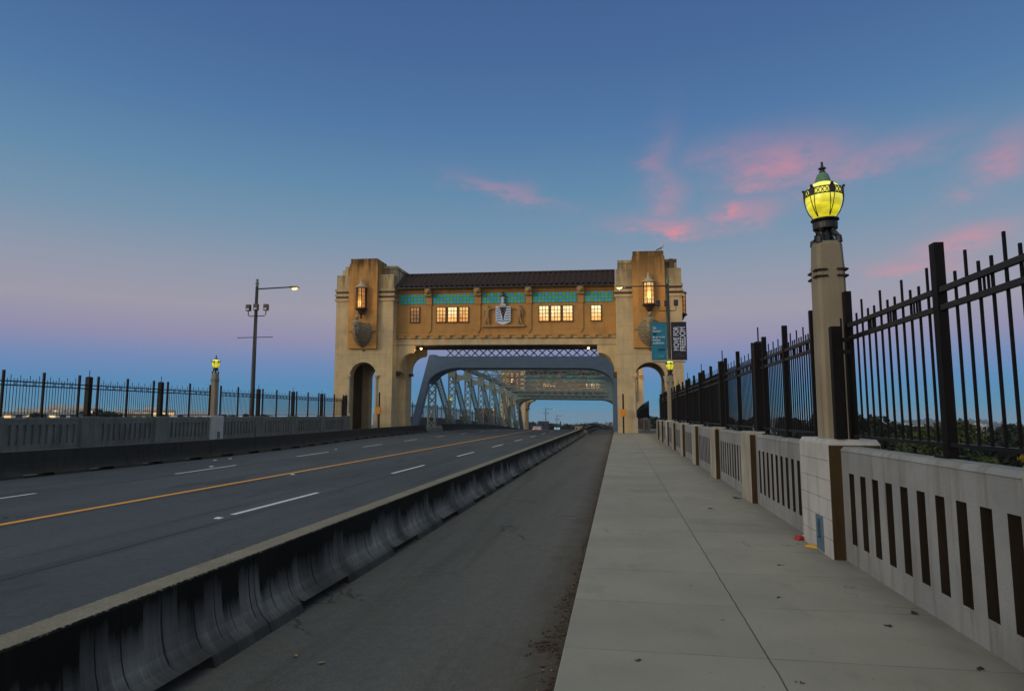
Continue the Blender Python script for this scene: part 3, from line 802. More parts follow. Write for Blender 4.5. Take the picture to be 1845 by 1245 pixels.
    for k in range(6):
        a = 2 * math.pi * k / 6 - 1.42; ca, sa = math.cos(a), math.sin(a); r = 0.268
        cg.add([(c[0] + r * ca - sa * w, c[1] + r * sa + ca * w, z) for w, z in ((-.042, 4.31), (.042, 4.31), (.048, 4.38), (.03, 4.425), (0.0, 4.455), (-.03, 4.425), (-.048, 4.38))], [(0, 1, 2, 3, 4, 5, 6)])
        cg.ball((c[0] + r * ca, c[1] + r * sa, 4.44), 0.022, 6, 4)
        for sgn in (-1, 1):
            pts = []
            for z in (4.32, 4.25, 4.17, 4.10, 4.03):
                rr = rg(z) + 0.016; w = sgn * 0.034 * (z - 4.0) / 0.32
                pts.append((c[0] + rr * ca - sa * w, c[1] + rr * sa + ca * w, z))
            cg.tube(pts, 0.0065, 5)
    cg.build('cage', 'iron', t)
    cp = MB(xf=HS).lathe([(0.118, 4.512), (0.112, 4.53), (0.10, 4.57), (0.078, 4.63), (0.05, 4.66), (0.03, 4.672)], 20, c).build('cap', 'copper_green', t, smooth=True)
    MB(xf=HS).lathe([(0.045, 4.662), (0.045, 4.684), (0.03, 4.69), (0.028, 4.705), (0.055, 4.72), (0.05, 4.732), (0.02, 4.75), (0.016, 4.79), (0.018, 4.81), (0.0, 4.83)], 12, c).build('finial', 'iron', cp)
    return Family(t)
LAMP = make_lamp()

def wx(y): return 2.48 + 0.007 * max(0.0, y - 10)
RP = make_panel(PITCH - PIL, 'slotted parapet panels along the near sidewalk')
RI = make_pil('pilasters along the near sidewalk')
RF = make_fence(PITCH - 0.92, 'black fence panels above the near parapet')
RC = make_column('black fence columns on the near parapet')
Y0 = 8.45                                             # the near lamp
def pos_word(k):
    if k == 0: return 'beside and just before the near lamp pedestal'
    return '%s beyond the near lamp pedestal' % ORD[k - 1] if k > 0 else '%s behind the near lamp pedestal' % ORD[-k - 1]
LAMP.place('large globe lamp on white scored pedestal, nearest on the right parapet', (wx(Y0) - 0.015, Y0, 0))
for k in range(-3, 8):                                # bay k lies between support k and k+1
    ya, yb = Y0 + PITCH * k, Y0 + PITCH * (k + 1)
    a0 = ya + (0.58 if k == 0 else PIL / 2); b0 = yb - (0.58 if k == -1 else PIL / 2)
    L = b0 - a0; dxr = -math.atan2(wx(b0) - wx(a0), L)
    w = ('grey slotted parapet panel, %s past the near lamp pedestal' % ORD[k]) if k >= 0 else ('grey slotted parapet panel on the viewer\'s side of the near lamp pedestal, %s from it' % ORD[-k - 1])
    RP.place(w, (wx(a0), a0, 0), (0, 0, dxr), (1, L / (PITCH - PIL), 1))
    fa, fb = ya + (0.95 if k == 0 else -0.26 if k == -1 else 0.46), yb - (0.34 if k == -1 else 0.46)
    w = w.replace('grey slotted parapet panel', 'black picket fence panel')
    RF.place(w, (wx(fa) + 0.215, fa, 0), (0, 0, dxr), (1, (fb - fa) / (PITCH - 0.92), 1))
    if k + 1 not in (0, 6):
        kk = k + 1
        w = ('%s past the near lamp pedestal' % ORD[kk - 1]) if kk > 0 else ('%s on the viewer\'s side of the near lamp pedestal' % ORD[-kk - 1])
        RI.place('stained concrete pilaster between parapet panels, ' + w, (wx(yb), yb - PIL / 2, 0))
        RC.place('black box fence column with thin rod, ' + w, (wx(yb) + 0.215, yb, 0))
LAMP.place('smaller globe lamp in front of the banner pole, farther along right parapet', (wx(Y0 + 6 * PITCH) + 0.03, Y0 + 6 * PITCH, 0))
# fence returns either side of the near lamp shaft
t = thing('fence_return', 'short black fence return beside the near lamp shaft', 'fence', (wx(7.9) + 0.02, 7.92, 0))
MB().box(-0.05, 0.05, -0.05, 0.05, 1.33, 2.62).build('post', 'black_steel', t)
MB().box(0.05, 0.16, -0.012, 0.012, 2.44, 2.49).box(0.05, 0.16, -0.012, 0.012, 2.30, 2.35).build('rail', 'rail_steel', t)
MB().box(0.075, 0.09, 0.013, 0.03, 1.33, 2.72).box(0.12, 0.135, 0.013, 0.03, 1.33, 2.66).build('pickets', 'black_steel', t)

# parapet flares out round the gatehouse, then runs on past it
yb = Y0 + 8 * PITCH
t = thing('parapet_return', 'grey parapet corner swinging outwards before the right tower', 'parapet', (wx(yb), yb, 0))
MB().box(0, 2.2, 0.24, 0.48, 0, 1.24).box(-0.06, 0.3, 0.23, 0.55, 0, 1.28).build('wall', 'parapet', t)
MB().box(1.96, 2.2, 0.48, 13.9, 0, 1.24).build('side_wall', 'parapet', t)
t = thing('steel_fence', 'black fence corner swinging outwards before the right tower', 'fence', (wx(yb), yb, 0), group='black fence panels above the near parapet')
m = MB()
for k in range(14): m.box(0.1 + k * 0.14, 0.12 + k * 0.14, 0.35, 0.37, 1.24, 2.89 if k % 3 == 1 else 2.76)
for k in range(95): m.box(2.07, 2.09, 0.5 + k * 0.14, 0.52 + k * 0.14, 1.24, 2.89 if k % 3 == 1 else 2.76)
m.build('pickets', 'black_steel', t)
MB().box(0.1, 2.1, 0.33, 0.35, 2.46, 2.52).box(0.1, 2.1, 0.33, 0.35, 2.61, 2.67).box(2.05, 2.07, 0.5, 13.8, 2.46, 2.52).box(2.05, 2.07, 0.5, 13.8, 2.61, 2.67).build('rail', 'rail_steel', t)
for yy in (0.4, 4.5, 9.0, 13.4): MB().box(2.03, 2.13, yy - 0.05, yy + 0.05, 1.2, 3.05).build('post', 'black_steel', t)
for k in range(14):
    ya = 66.2 + PITCH * k
    ang = slope(ya + 2)
    w = '%s beyond the right tower' % ORD[k]
    RP.place('grey slotted parapet panel seen past the arch, ' + w, (2.95, ya, zr(ya)), (ang, 0, 0))
    RF.place('black picket fence panel seen past the arch, ' + w, (3.08, ya, zr(ya)), (ang, 0, 0), (1, PITCH / (PITCH - 0.92), 1))
    RI.place('stained concrete pilaster seen past the arch, ' + w, (2.95, ya + PITCH - PIL, zr(ya + PITCH)), (ang, 0, 0))

# far side of the bridge
XL, LP, ZL, YL = -22.6, 4.5, 0.25, 33.75
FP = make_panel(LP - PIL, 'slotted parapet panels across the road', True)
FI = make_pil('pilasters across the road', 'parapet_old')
FF = make_fence(LP - 0.92, 'black fence panels across the road')
FC = make_column('black fence columns across the road')
LAMP.place('globe lamp on pale pedestal across the road, before the left street light', (XL - 0.03, YL, ZL), (0, 0, math.pi))
for k in range(-5, 4):
    ya, yb = YL + LP * k, YL + LP * (k + 1)
    a0 = ya + (0.58 if k == 0 else PIL / 2); b0 = yb - (0.58 if k == -1 else PIL / 2); L = b0 - a0
    w = ('%s right of the globe lamp' % ORD[k]) if k >= 0 else ('%s left of the globe lamp' % ORD[-k - 1])
    FP.place('weathered slotted parapet panel across the road, ' + w, (XL, b0, ZL), (0, 0, math.pi), (1, L / (LP - PIL), 1))
    fa, fb = ya + (0.46 if k == 0 else 0.46), yb - (0.46 if k == -1 else 0.46)
    FF.place('black picket fence panel across the road, ' + w, (XL - 0.13, fb, ZL), (0, 0, math.pi), (1, (fb - fa) / (LP - 0.92), 1))
    if k + 1 != 0:
        kk = k + 1; w = ('%s right of the globe lamp' % ORD[kk - 1]) if kk > 0 else ('%s left of the globe lamp' % ORD[-kk - 1])
        FI.place('stained concrete pilaster across the road, ' + w, (XL, yb + PIL / 2, ZL), (0, 0, math.pi))
        FC.place('black box fence column across the road, ' + w, (XL - 0.13, yb, ZL))
# last bays slant out to the left tower
xa, ya = XL, YL + 4 * LP + 0.25
for k in range(2):
    p0 = (xa - 2.05 * k, ya + 4.05 * k); p1 = (xa - 2.05 * (k + 1), ya + 4.05 * (k + 1))
    a = math.atan2(p1[1] - p0[1], p1[0] - p0[0]) - math.pi / 2
    FP.place('weathered parapet panel slanting out to the left tower, %s one' % ORD[k], (p1[0], p1[1], ZL), (0, 0, a + math.pi), (1, 4.5 / (LP - PIL), 1))
    FF.place('black picket fence panel slanting out to the left tower, %s one' % ORD[k], (p1[0] - 0.12, p1[1], ZL), (0, 0, a + math.pi), (1, 4.5 / (LP - 0.92), 1))
for k in range(18):
    yb = 71.0 + LP * (k + 1)
    w = '%s beyond the left tower' % ORD[k]
    FP.place('dim parapet panel behind the left truss, ' + w, (-25.2, yb, zr(yb) + ZL), (-slope(yb - 2), 0, math.pi), (1, LP / (LP - PIL), 1))
    FF.place('black picket fence panel behind the left truss, ' + w, (-25.3, yb, zr(yb) + ZL), (-slope(yb - 2), 0, math.pi), (1, LP / (LP - 0.92), 1))
for yy, w in ((98.0, 'between the first two truss uprights'), (134.0, 'far along behind the truss uprights')):
    LAMP.place('small globe lamp seen through the left truss, ' + w, (-25.6, yy, zr(yy) + ZL), (0, 0, math.pi))

# ------------------------------------------------------------------ gatehouse spanning the road
def SH(p): return (p[0], p[1], p[2] - 0.0135 * p[0])
def PB(): return MB(xf=SH)
def arch_wall(m, x0, x1, y0, y1, z0, z1, xcn, r, zs, axis='x', seg=14):
    """wall along x (or y), pierced by a round-headed opening of radius r springing at zs"""
    P = (lambda u, v, w: (u, v, w)) if axis == 'x' else (lambda u, v, w: (v, u, w))
    def q(a): m.add([P(*p) for p in a], [tuple(range(len(a)))])
    arc = [(xcn - r * math.cos(math.pi * k / seg), zs + r * math.sin(math.pi * k / seg)) for k in range(seg + 1)]
    for yv in (y0, y1):
        q([(x0, yv, z0), (xcn - r, yv, z0), (xcn - r, yv, zs), (xcn - r, yv, z1), (x0, yv, z1)])
        q([(xcn + r, yv, z0), (x1, yv, z0), (x1, yv, z1), (xcn + r, yv, z1), (xcn + r, yv, zs)])
        for (a, b), (c, d_) in zip(arc, arc[1:]): q([(a, yv, b), (c, yv, d_), (c, yv, z1), (a, yv, z1)])
    for (a, b), (c, d_) in zip(arc, arc[1:]): q([(a, y0, b), (a, y1, b), (c, y1, d_), (c, y0, d_)])
    for xv in (xcn - r, xcn + r): q([(xv, y0, z0), (xv, y1, z0), (xv, y1, zs), (xv, y0, zs)])
    for xv in (x0, x1): q([(xv, y0, z0), (xv, y1, z0), (xv, y1, z1), (xv, y0, z1)])
    q([(x0, y0, z1), (x1, y0, z1), (x1, y1, z1), (x0, y1, z1)])
    return m
DEP = 6.0; IN, OUT, AC = 10.75, 16.70, 13.72
def lantern(parent, cx, cy, z0, bright):
    hexa = lambda r, n=8: [(cx + r * math.cos(math.pi / 8 + math.pi / 4 * k), cy + r * math.sin(math.pi / 8 + math.pi / 4 * k)) for k in range(8)]
    r = 0.48; h = 2.0
    L = PB()
    for k in range(8):
        p = hexa(r)[k]; q = hexa(r)[(k + 1) % 8]
        L.bar((p[0], p[1], z0), (p[0], p[1], z0 + h), 0.09)
        mx, my = (p[0] + q[0]) / 2, (p[1] + q[1]) / 2
        L.bar((mx, my, z0), (mx, my, z0 + h), 0.03)
        for f in (0.0, 0.2, 0.4, 0.6, 0.8, 1.0): L.bar((p[0], p[1], z0 + h * f), (q[0], q[1], z0 + h * f), 0.03 if 0 < f < 1 else 0.10)
    fr = L.build('lantern', 'dark_frame', parent)
    m = PB(); a = hexa(r - 0.05)
    m.prism(a, 'z', z0, z0 + h).build('glass', 'lantern_bright' if bright else 'lantern_glow', fr)
    PB().lathe([(0.62, z0 + h), (0.62, z0 + h + 0.08), (0.40, z0 + h + 0.22), (0.26, z0 + h + 0.34), (0.16, z0 + h + 0.5), (0.10, z0 + h + 0.75), (0.12, z0 + h + 0.85), (0.0, z0 + h + 0.98)], 16, (cx, cy)).build('crown', 'stone_pale', fr, smooth=False)
    PB().lathe([(0.06, z0 - 1.0), (0.12, z0 - 0.95), (0.08, z0 - 0.72), (0.22, z0 - 0.55), (0.36, z0 - 0.25), (0.60, z0 - 0.1), (0.60, z0)], 16, (cx, cy)).build('bracket', 'dark_frame', fr)
def prow(parent, cx, z0):
    """stone ship's prow breaking out of the wall, clinker planked, with a bust over the stem"""
    m = PB(); NT_, NA = 40, 24; vs = []; fs = []
    for i in range(NT_ + 1):
        f = i / NT_; z = z0 + 2.15 * f
        w = 1.16 * math.sin(math.pi * min(1, 0.06 + f * 0.80)) ** 0.55
        p = 0.30 + 1.9 * math.sin(math.pi / 2 * min(1, f * 1.1)) ** 0.8
        ridge = 0.075 * (1 - ((i % 5) / 5.0))
        for k in range(NA + 1):
            a = -1 + 2 * k / NA
            e = (1 - abs(a) ** 1.7)
            vs.append((cx + a * (w + ridge * (1 - abs(a))), 0.02 - (p + ridge) * e, z + 0.35 * abs(a) ** 2 * f))
    for i in range(NT_):
        for k in range(NA):
            b = i * (NA + 1) + k; fs.append((b, b + 1, b + NA + 2, b + NA + 1))
    fs.append(tuple(NT_ * (NA + 1) + k for k in range(NA + 1)))
    m.add(vs, fs)
    m.tube([(cx, -0.35, z0), (cx, -1.5, z0 + 0.5), (cx, -2.1, z0 + 1.2), (cx, -2.25, z0 + 2.0)], 0.07, 6)
    m.lathe([(0.0, z0 - 0.35), (0.10, z0 - 0.28), (0.06, z0 - 0.12), (0.22, z0 + 0.05), (0.3, z0 + 0.2)], 10, (cx, -0.12))
    o = m.build('ship_prow', 'hull', parent)
    b = PB()
    zb = z0 + 1.75
    b.lathe([(0.16, zb - 0.6), (0.30, zb - 0.45), (0.26, zb - 0.25), (0.36, zb - 0.18), (0.36, zb - 0.06), (0.30, zb), (0.36, zb + 0.30), (0.38, zb + 0.55), (0.22, zb + 0.68), (0.13, zb + 0.74), (0.13, zb + 0.82)], 14, (cx, -1.85))
    b.ball((cx, -1.85, zb + 0.98), 0.2, 10, 8, (0.9, 1.0, 1.2))
    b.ball((cx, -2.05, zb + 0.95), 0.05, 6, 4)
    b.ball((cx, -1.81, zb + 1.08), 0.2, 10, 6, (1.02, 1.0, 0.75))
    b.ball((cx - 0.34, -1.85, zb + 0.5), 0.13, 8, 6, (1, 1, 1.5)); b.ball((cx + 0.34, -1.85, zb + 0.5), 0.13, 8, 6, (1, 1, 1.5))
    b.build('bust', 'ship_stone', o, smooth=True)
    s = PB().box(cx + 0.95, cx + 1.35, -0.55, -0.25, z0 + 1.55, z0 + 1.68).box(cx - 1.35, cx - 0.95, -0.55, -0.25, z0 + 1.55, z0 + 1.68)
    s.ball((cx + 1.1, -0.4, z0 + 1.66), 0.14, 8, 5).ball((cx - 1.1, -0.4, z0 + 1.66), 0.14, 8, 5)
    s.build('anchor_stub', 'ship_stone', o)
def window(parent, cx, gy, z0, z1, w, mat):
    f = PB(); y0 = gy - 0.02
    f.box(cx - w / 2 - .06, cx - w / 2, y0 - .04, gy + .12, z0, z1).box(cx + w / 2, cx + w / 2 + .06, y0 - .04, gy + .12, z0, z1)
    f.box(cx - w / 2 - .06, cx + w / 2 + .06, y0 - .043, gy + .12, z1, z1 + .06).box(cx - w / 2 - .10, cx + w / 2 + .10, y0 - .08, gy + .12, z0 - .08, z0)
    for k in (1, 2): f.box(cx - w / 2 + w * k / 3 - .022, cx - w / 2 + w * k / 3 + .022, y0 - 0.01, gy + .03, z0, z1)
    for k in (1, 2, 3): f.box(cx - w / 2, cx + w / 2, y0 - 0.005, gy + .028, z0 + (z1 - z0) * k / 4 - .02, z0 + (z1 - z0) * k / 4 + .02)
    o = f.build('window', 'dark_frame', parent)
    PB().box(cx - w / 2, cx + w / 2, gy + .032, gy + .06, z0, z1).build('pane', mat, o)
def make_gatehouse(label, loc, detail=True):
    G = thing('bridge_gatehouse', label, 'gatehouse', loc)
    for s in (-1, 1):
        def X(a): return s * a
        def bx(m, a, b, y0, y1, z0, z1): m.box(min(X(a), X(b)), max(X(a), X(b)), y0, y1, z0, z1); return m
        lo, hi = min(X(IN), X(OUT)), max(X(IN), X(OUT))
        m = PB(); arch_wall(m, lo, hi, 0.0, 1.0, -1.0, 7.3, X(AC), 1.37, 5.2)
        arch_wall(m, lo, hi, DEP - 0.9, DEP, -1.0, 7.3, X(AC), 1.37, 5.2)
        ax0, ax1 = sorted((X(IN), X(IN + 0.8)))
        arch_wall(m, 1.0, DEP - 0.9, ax0, ax1, -1.0, 7.3, 3.0, 1.15, 4.6, axis='y')
        ax0, ax1 = sorted((X(OUT - 0.8), X(OUT)))
        m.box(ax0, ax1, 1.0, DEP - 0.9, -1.0, 7.3)
        base_ = m.build('tower_base', 'stone', G)
        m = PB(); bx(m, OUT - 0.83, OUT - 0.803, 1.003, DEP - 0.903, -1.0, 6.89); m.build('shade_lining', 'brown_inside', base_)  # added dark sheets that paint the shade inside the arch passage
        m = PB(); bx(m, IN + 0.803, IN + 0.83, 1.003, 1.8, -1.0, 6.89); m.build('shade_lining', 'brown_inside', base_)
        m = PB(); bx(m, IN + 0.803, IN + 0.83, 4.2, DEP - 0.903, -1.0, 6.89); m.build('shade_lining', 'brown_inside', base_)
        m = PB(); m.box(lo, hi, 0, DEP, 7.3, 15.25)
        tw = m.build('tower', 'stone', G, bevel=0.03)
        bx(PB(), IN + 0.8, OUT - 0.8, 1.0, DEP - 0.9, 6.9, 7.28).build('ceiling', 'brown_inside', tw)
        m = PB(); bx(m, IN + 0.30, OUT - 0.30, 1.6, DEP - 0.3, 15.25, 16.15); bx(m, IN + 0.22, OUT - 0.22, 1.52, DEP - 0.22, 16.15, 16.45)
        bx(m, OUT - 0.32, OUT - 0.62, 0.6, 1.6, 15.25, 15.9); bx(m, OUT - 1.0, OUT - 0.66, 0.5, 1.6, 15.25, 16.25)
        m.build('attic', 'stone', tw, bevel=0.03)
        # string courses round the tower
        for zz in (12.62, 13.10, 13.58):
            m = PB(); bx(m, IN - 0.12, 12.27, -0.12, 0.0, zz, zz + 0.24); bx(m, IN - 0.12, IN, 0, DEP, zz, zz + 0.24); m.build('string_course', 'stone', tw)
            m = PB(); bx(m, 15.23, OUT + 0.12, -0.12, 0.0, zz, zz + 0.24); bx(m, OUT, OUT + 0.12, 0, DEP, zz, zz + 0.24); m.build('string_course', 'stone', tw)
        m = PB(); bx(m, IN - 0.02, 12.24, -0.02, 0.0, 13.38, 13.54); bx(m, 15.26, OUT + 0.02, -0.02, 0.0, 13.38, 13.54); bx(m, IN - 0.02, 12.24, -0.02, 0.0, 12.90, 13.06); bx(m, 15.26, OUT + 0.02, -0.02, 0.0, 12.90, 13.06)  # dark strips painting the shade between the string courses
        m.build('painted_shade_line', 'dark_frame', tw)
        m = PB(); bx(m, 12.28, 15.22, -0.42, 0.0, 7.85, 16.3); bx(m, 12.28, 15.22, 0.002, 2.4, 15.26, 16.3); bx(m, 12.36, 15.14, -0.36, 2.3, 16.3, 16.8)
        m.build('ochre_panel', 'ochre', G, bevel=0.025)
        # colonettes beside the arch
        for a in (AC - 1.37 - 0.02, AC + 1.37 + 0.02):
            cx = X(a)
            m = PB().box(cx - 0.20, cx + 0.20, -0.16, 0.06, -1.0, 1.55).lathe([(0.13, 1.55), (0.13, 4.85), (0.17, 4.9), (0.15, 4.95), (0.22, 5.12), (0.24, 5.2)], 12, (cx, -0.03))
            m.box(cx - 0.27, cx + 0.27, -0.24, 0.1, 5.2, 5.3)
            m.build('colonette', 'stone_pale', G)
        lantern(G, X(13.72), -0.85, 11.75, s > 0)
        prow(G, X(13.72), 7.95)
        # lantern on the outer flank
        if detail and s > 0: lantern(G, X(OUT + 0.16), 3.0, 11.4, False)
        # haunch brackets under the gallery
        for yb_, yt in ((1.1, 1.7), (DEP - 0.9, DEP - 0.3)):
            pts = [(X(IN), 5.75), (X(IN), 8.3), (X(8.95), 8.3), (X(8.95), 7.75)]
            arc = [(X(8.95 + 0.1 + 1.45 * (1 - math.cos(a))), 7.55 - 1.6 * 0 - 1.6 + 1.6 * math.cos(math.pi / 2 - (math.pi / 2 - a)) ) for a in []]
            n = 12
            for k in range(n + 1):
                a = math.pi / 2 * k / n
                pts.append((X(9.12 + 1.38 * math.sin(a)), 6.05 + 1.5 * math.cos(a)))
            pts.append((X(10.5), 5.75))
            m = PB(); m.prism(pts, 'y', yb_, yt); m.build('haunch', 'stone', G)
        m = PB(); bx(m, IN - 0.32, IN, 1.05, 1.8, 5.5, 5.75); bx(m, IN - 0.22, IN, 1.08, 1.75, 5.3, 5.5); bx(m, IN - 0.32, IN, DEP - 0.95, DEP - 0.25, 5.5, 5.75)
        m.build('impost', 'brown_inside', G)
        # soffit lamp
        sl = PB().box(X(8.15) - 0.16, X(8.15) + 0.16, 0.75, 1.05, 8.02, 8.28).build('soffit_light', 'iron', G)
        PB().ball((X(8.15), 0.9, 7.98), 0.115, 10, 6).build('bulb', 'bulb', sl)
    GY = 1.1
    PB().box(-IN, IN, GY, DEP - 0.6, 8.35, 9.25).build('girder', 'stone', G)
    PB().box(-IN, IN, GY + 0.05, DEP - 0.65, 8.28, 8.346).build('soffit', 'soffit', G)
    wall = PB().box(-IN, IN, GY + 0.06, DEP - 0.66, 9.253, 14.0).build('gallery_wall', 'ochre', G)
    m = PB(); m.box(-IN, IN, GY - 0.16, GY - 0.003, 9.25, 9.36)
    k = -IN + 0.55
    while k < IN - 0.4:
        m.box(k - 0.29, k + 0.29, GY - 0.26, GY - 0.003, 8.98, 9.25); k += 1.172
    m.build('dentil_course', 'ochre', G)
    PB().box(-IN, IN, GY - 0.06, GY - 0.004, 8.95, 8.985).build('drip_line', 'dark_frame', G)
    PB().box(-IN, IN, GY - 0.1, GY + 0.058, 13.55, 14.0).build('fascia', 'ochre', G)
    PB().box(-IN, IN, DEP - 0.659, DEP - 0.55, 13.55, 14.0).build('fascia', 'ochre', G)
    px = (-7.45, -2.5, 2.5, 7.45)
    edges = [-IN + 0.25] + [p + s * 0.36 for p in px for s in (-1, 1)] + [IN - 0.25]
    for a, b in zip(edges[0::2], edges[1::2]):
        PB().box(a, b, GY - 0.01, GY + 0.059, 12.40, 13.40).build('tile_band', 'tile_band', wall)
    for p in px:
        m = PB().box(p - 0.30, p + 0.30, GY - 0.14, GY + 0.058, 12.3, 13.55).box(p - 0.24, p + 0.24, GY - 0.06, GY + 0.058, 9.9, 12.3)
        m.prism([(p - 0.24, 9.9), (p + 0.24, 9.9), (p, 9.45)], 'y', GY - 0.06, GY + 0.057)
        o = m.build('pilaster', 'ochre', wall)
        h = PB().ball((p, GY - 0.5, 13.62), 0.36, 10, 8, (1, 0.9, 1.1)).ball((p - 0.2, GY - 0.7, 13.72), 0.11, 6, 5).ball((p + 0.2, GY - 0.7, 13.72), 0.11, 6, 5).ball((p, GY - 0.82, 13.48), 0.16, 8, 5).ball((p - .3, GY - .42, 13.95), .12, 6, 4).ball((p + .3, GY - .42, 13.95), .12, 6, 4)
        h.box(p - 0.34, p + 0.34, GY - 0.55, GY - 0.14, 13.12, 13.38).build('beast_head', 'skin_stone', o)
    for cx, mt in ((-8.9, 'window_dim'), (-6.22, 'window_glow'), (-5.08, 'window_bright'), (-3.94, 'window_glow'), (3.94, 'window_bright'), (5.08, 'window_bright'), (6.22, 'window_bright'), (8.9, 'window_bright')):
        window(wall, cx, GY + 0.06 - 0.06, 10.62, 12.05, 0.86, mt)
    # tiled roof: pantiles in rolls and courses
    m = PB(); NX = 252; ye, yr = GY - 0.75, 3.0; ze, zrg = 13.95, 15.75; vs = []; fs = []
    rows = 9
    for j in range(rows * 2 + 1):
        f = (j // 2 + (j % 2)) / rows if j < rows * 2 else 1.0
        lift = 0.10 if j % 2 == 0 else 0.0
        for i in range(NX + 1):
            x = -IN + 0.05 + (2 * IN - 0.1) * i / NX
            vs.append((x, ye + (yr - ye) * min(f, 1), ze + (zrg - ze) * min(f, 1) + lift + 0.085 * math.sin(2 * math.pi * i / 6.0)))
    for j in range(rows * 2):
        for i in range(NX):
            b = j * (NX + 1) + i; fs.append((b, b + 1, b + NX + 2, b + NX + 1))
    m.add(vs, fs)
    m.add([(-IN + .05, ye, ze - 0.03), (IN - .05, ye, ze - 0.03), (IN - .05, DEP + 0.2, ze - 0.03), (-IN + .05, DEP + 0.2, ze - 0.03)], [(0, 1, 2, 3)])
    m.add([(-IN + .05, yr, zrg), (IN - .05, yr, zrg), (IN - .05, DEP + 0.2, ze), (-IN + .05, DEP + 0.2, ze)], [(0, 1, 2, 3)])
    rf = m.build('roof', 'roof_tile', G)
    m = PB()
    for i in range(48): m.tube([(-IN + 0.1 + i * 0.445, yr, zrg + 0.05), (-IN + 0.1 + i * 0.445 + 0.43, yr, zrg + 0.05)], [0.13, 0.11], 8)
    m.build('ridge_tiles', 'roof_tile', rf)
    PB().box(-IN, IN, ye - 0.1, ye + 0.02, 13.82, 13.94).build('gutter', 'iron', rf)
    if detail:
        # coat of arms
        A = PB().box(-2.1, 2.1, GY - 0.3, GY + 0.058, 10.05, 10.22).box(-0.55, 0.55, GY - 0.33, GY - 0.30, 10.12, 10.25).build('coat_of_arms', 'skin_stone', G)
        w, zt, zb = 0.72, 12.05, 10.55
        sh = lambda w_, zt_, zs_, zb_: [(-w_, zt_), (-w_, zs_), (-w_ * 0.5, zs_ - (zs_ - zb_) * 0.65), (0, zb_), (w_ * 0.5, zs_ - (zs_ - zb_) * 0.65), (w_, zs_), (w_, zt_), (w_ * 0.45, zt_ - 0.02), (-w_ * 0.45, zt_ - 0.02)]
        PB().prism(sh(w, 12.05, 10.55, 10.28), 'y', GY - 0.22, GY - 0.05).build('shield', 'shield_white', A)
        m = PB()
        for r_ in range(6):
            zc_ = 11.86 - r_ * 0.245
            for side in (-1, 1):
                n = 8; top = []; bot = []
                xin = 0.34 - 0.30 * r_ / 6; xo = 0.66
                for k in range(n + 1):
                    x = side * (xin + (xo - xin) * k / n); wv = 0.035 * math.sin(x * 14)
                    top.append((x, zc_ + 0.055 + wv)); bot.append((x, zc_ - 0.055 + wv))
                m.prism(top + bot[::-1], 'y', GY - 0.236, GY - 0.221)
        m.build('waves', 'shield_blue', A)
        m = PB().prism([(-0.36, 11.98), (0.36, 11.98), (0.10, 11.1), (0.0, 10.45), (-0.10, 11.1)], 'y', GY - 0.245, GY - 0.222)
        m.build('pale', 'shield_dark', A)
        m = PB()
        for a, b, c_ in ((-.16, 11.62, .09), (.16, 11.62, .09), (0, 11.35, .12), (0, 11.05, .07)): m.ball((a, GY - .26, b), c_, 8, 5, (1, .5, 1))
        m.bar((-0.27, GY - .255, 11.95), (-0.13, GY - .255, 11.7), 0.05).bar((0.27, GY - .255, 11.95), (0.13, GY - .255, 11.7), 0.05)
        m.build('emblem', 'crest_red', A)
        m = PB().prism([(-0.3, 12.08), (0.3, 12.08), (0.2, 12.3), (-0.2, 12.3)], 'y', GY - 0.25, GY - 0.05)
        m.lathe([(0.16, 12.3), (0.2, 12.5), (0.15, 12.75), (0.2, 12.95), (0.2, 13.05)], 10, (0, GY - 0.15))
        m.build('helmet', 'cloth_white', A)
        PB().lathe([(0.26, 12.98), (0.3, 13.04), (0.26, 13.1)], 10, (0, GY - 0.15)).box(-0.05, 0.05, GY - 0.18, GY - 0.12, 13.1, 13.5).box(-0.22, 0.22, GY - 0.18, GY - 0.12, 13.28, 13.34).build('mast', 'shield_dark', A)
        PB().prism([(0.06, 12.3), (0.24, 12.3), (0.2, 12.7), (0.06, 12.85)], 'y', GY - 0.3, GY - 0.12).build('mantle', 'crest_blue', A)
        for s in (-1, 1):
            yb_ = GY - 0.16; c0 = s * 1.55
            sk = lambda x, z, r: (c0 + x * s, yb_, z - 0.0135 * (c0 + x * s), r, r)
            pts = [sk(0, 11.25, .16), sk(0, 11.6, .19), sk(0, 11.85, .17), sk(0, 12.02, .08), sk(-.02, 12.24, .15),
                   sk(-.22, 11.82, .09), sk(-.52, 11.86, .07), sk(-.78, 11.88, .06),
                   sk(.24, 11.78, .09), sk(.32, 11.45, .07), sk(.36, 11.15, .06),
                   sk(-.10, 10.85, .12), sk(-.09, 10.5, .09), sk(-.12, 10.27, .07), sk(-.26, 10.25, .06),
                   sk(.12, 10.85, .12), sk(.22, 10.5, .09), sk(.26, 10.27, .07), sk(.40, 10.25, .06)]
            ed = [(0, 1), (1, 2), (2, 3), (3, 4), (2, 5), (5, 6), (6, 7), (2, 8), (8, 9), (9, 10), (0, 11), (11, 12), (12, 13), (13, 14), (0, 15), (15, 16), (16, 17), (17, 18)]
            skin('supporter', pts, ed, 'skin_stone', A, 1)
    return G
GX, GYW = -10.75, 59.6
make_gatehouse('near art deco gatehouse spanning the road between two lantern towers', (GX, GYW, 0.0))
make_gatehouse('distant gatehouse at the far end of the trusses', (GX, 151.0, zr(151) - 0.05), False)

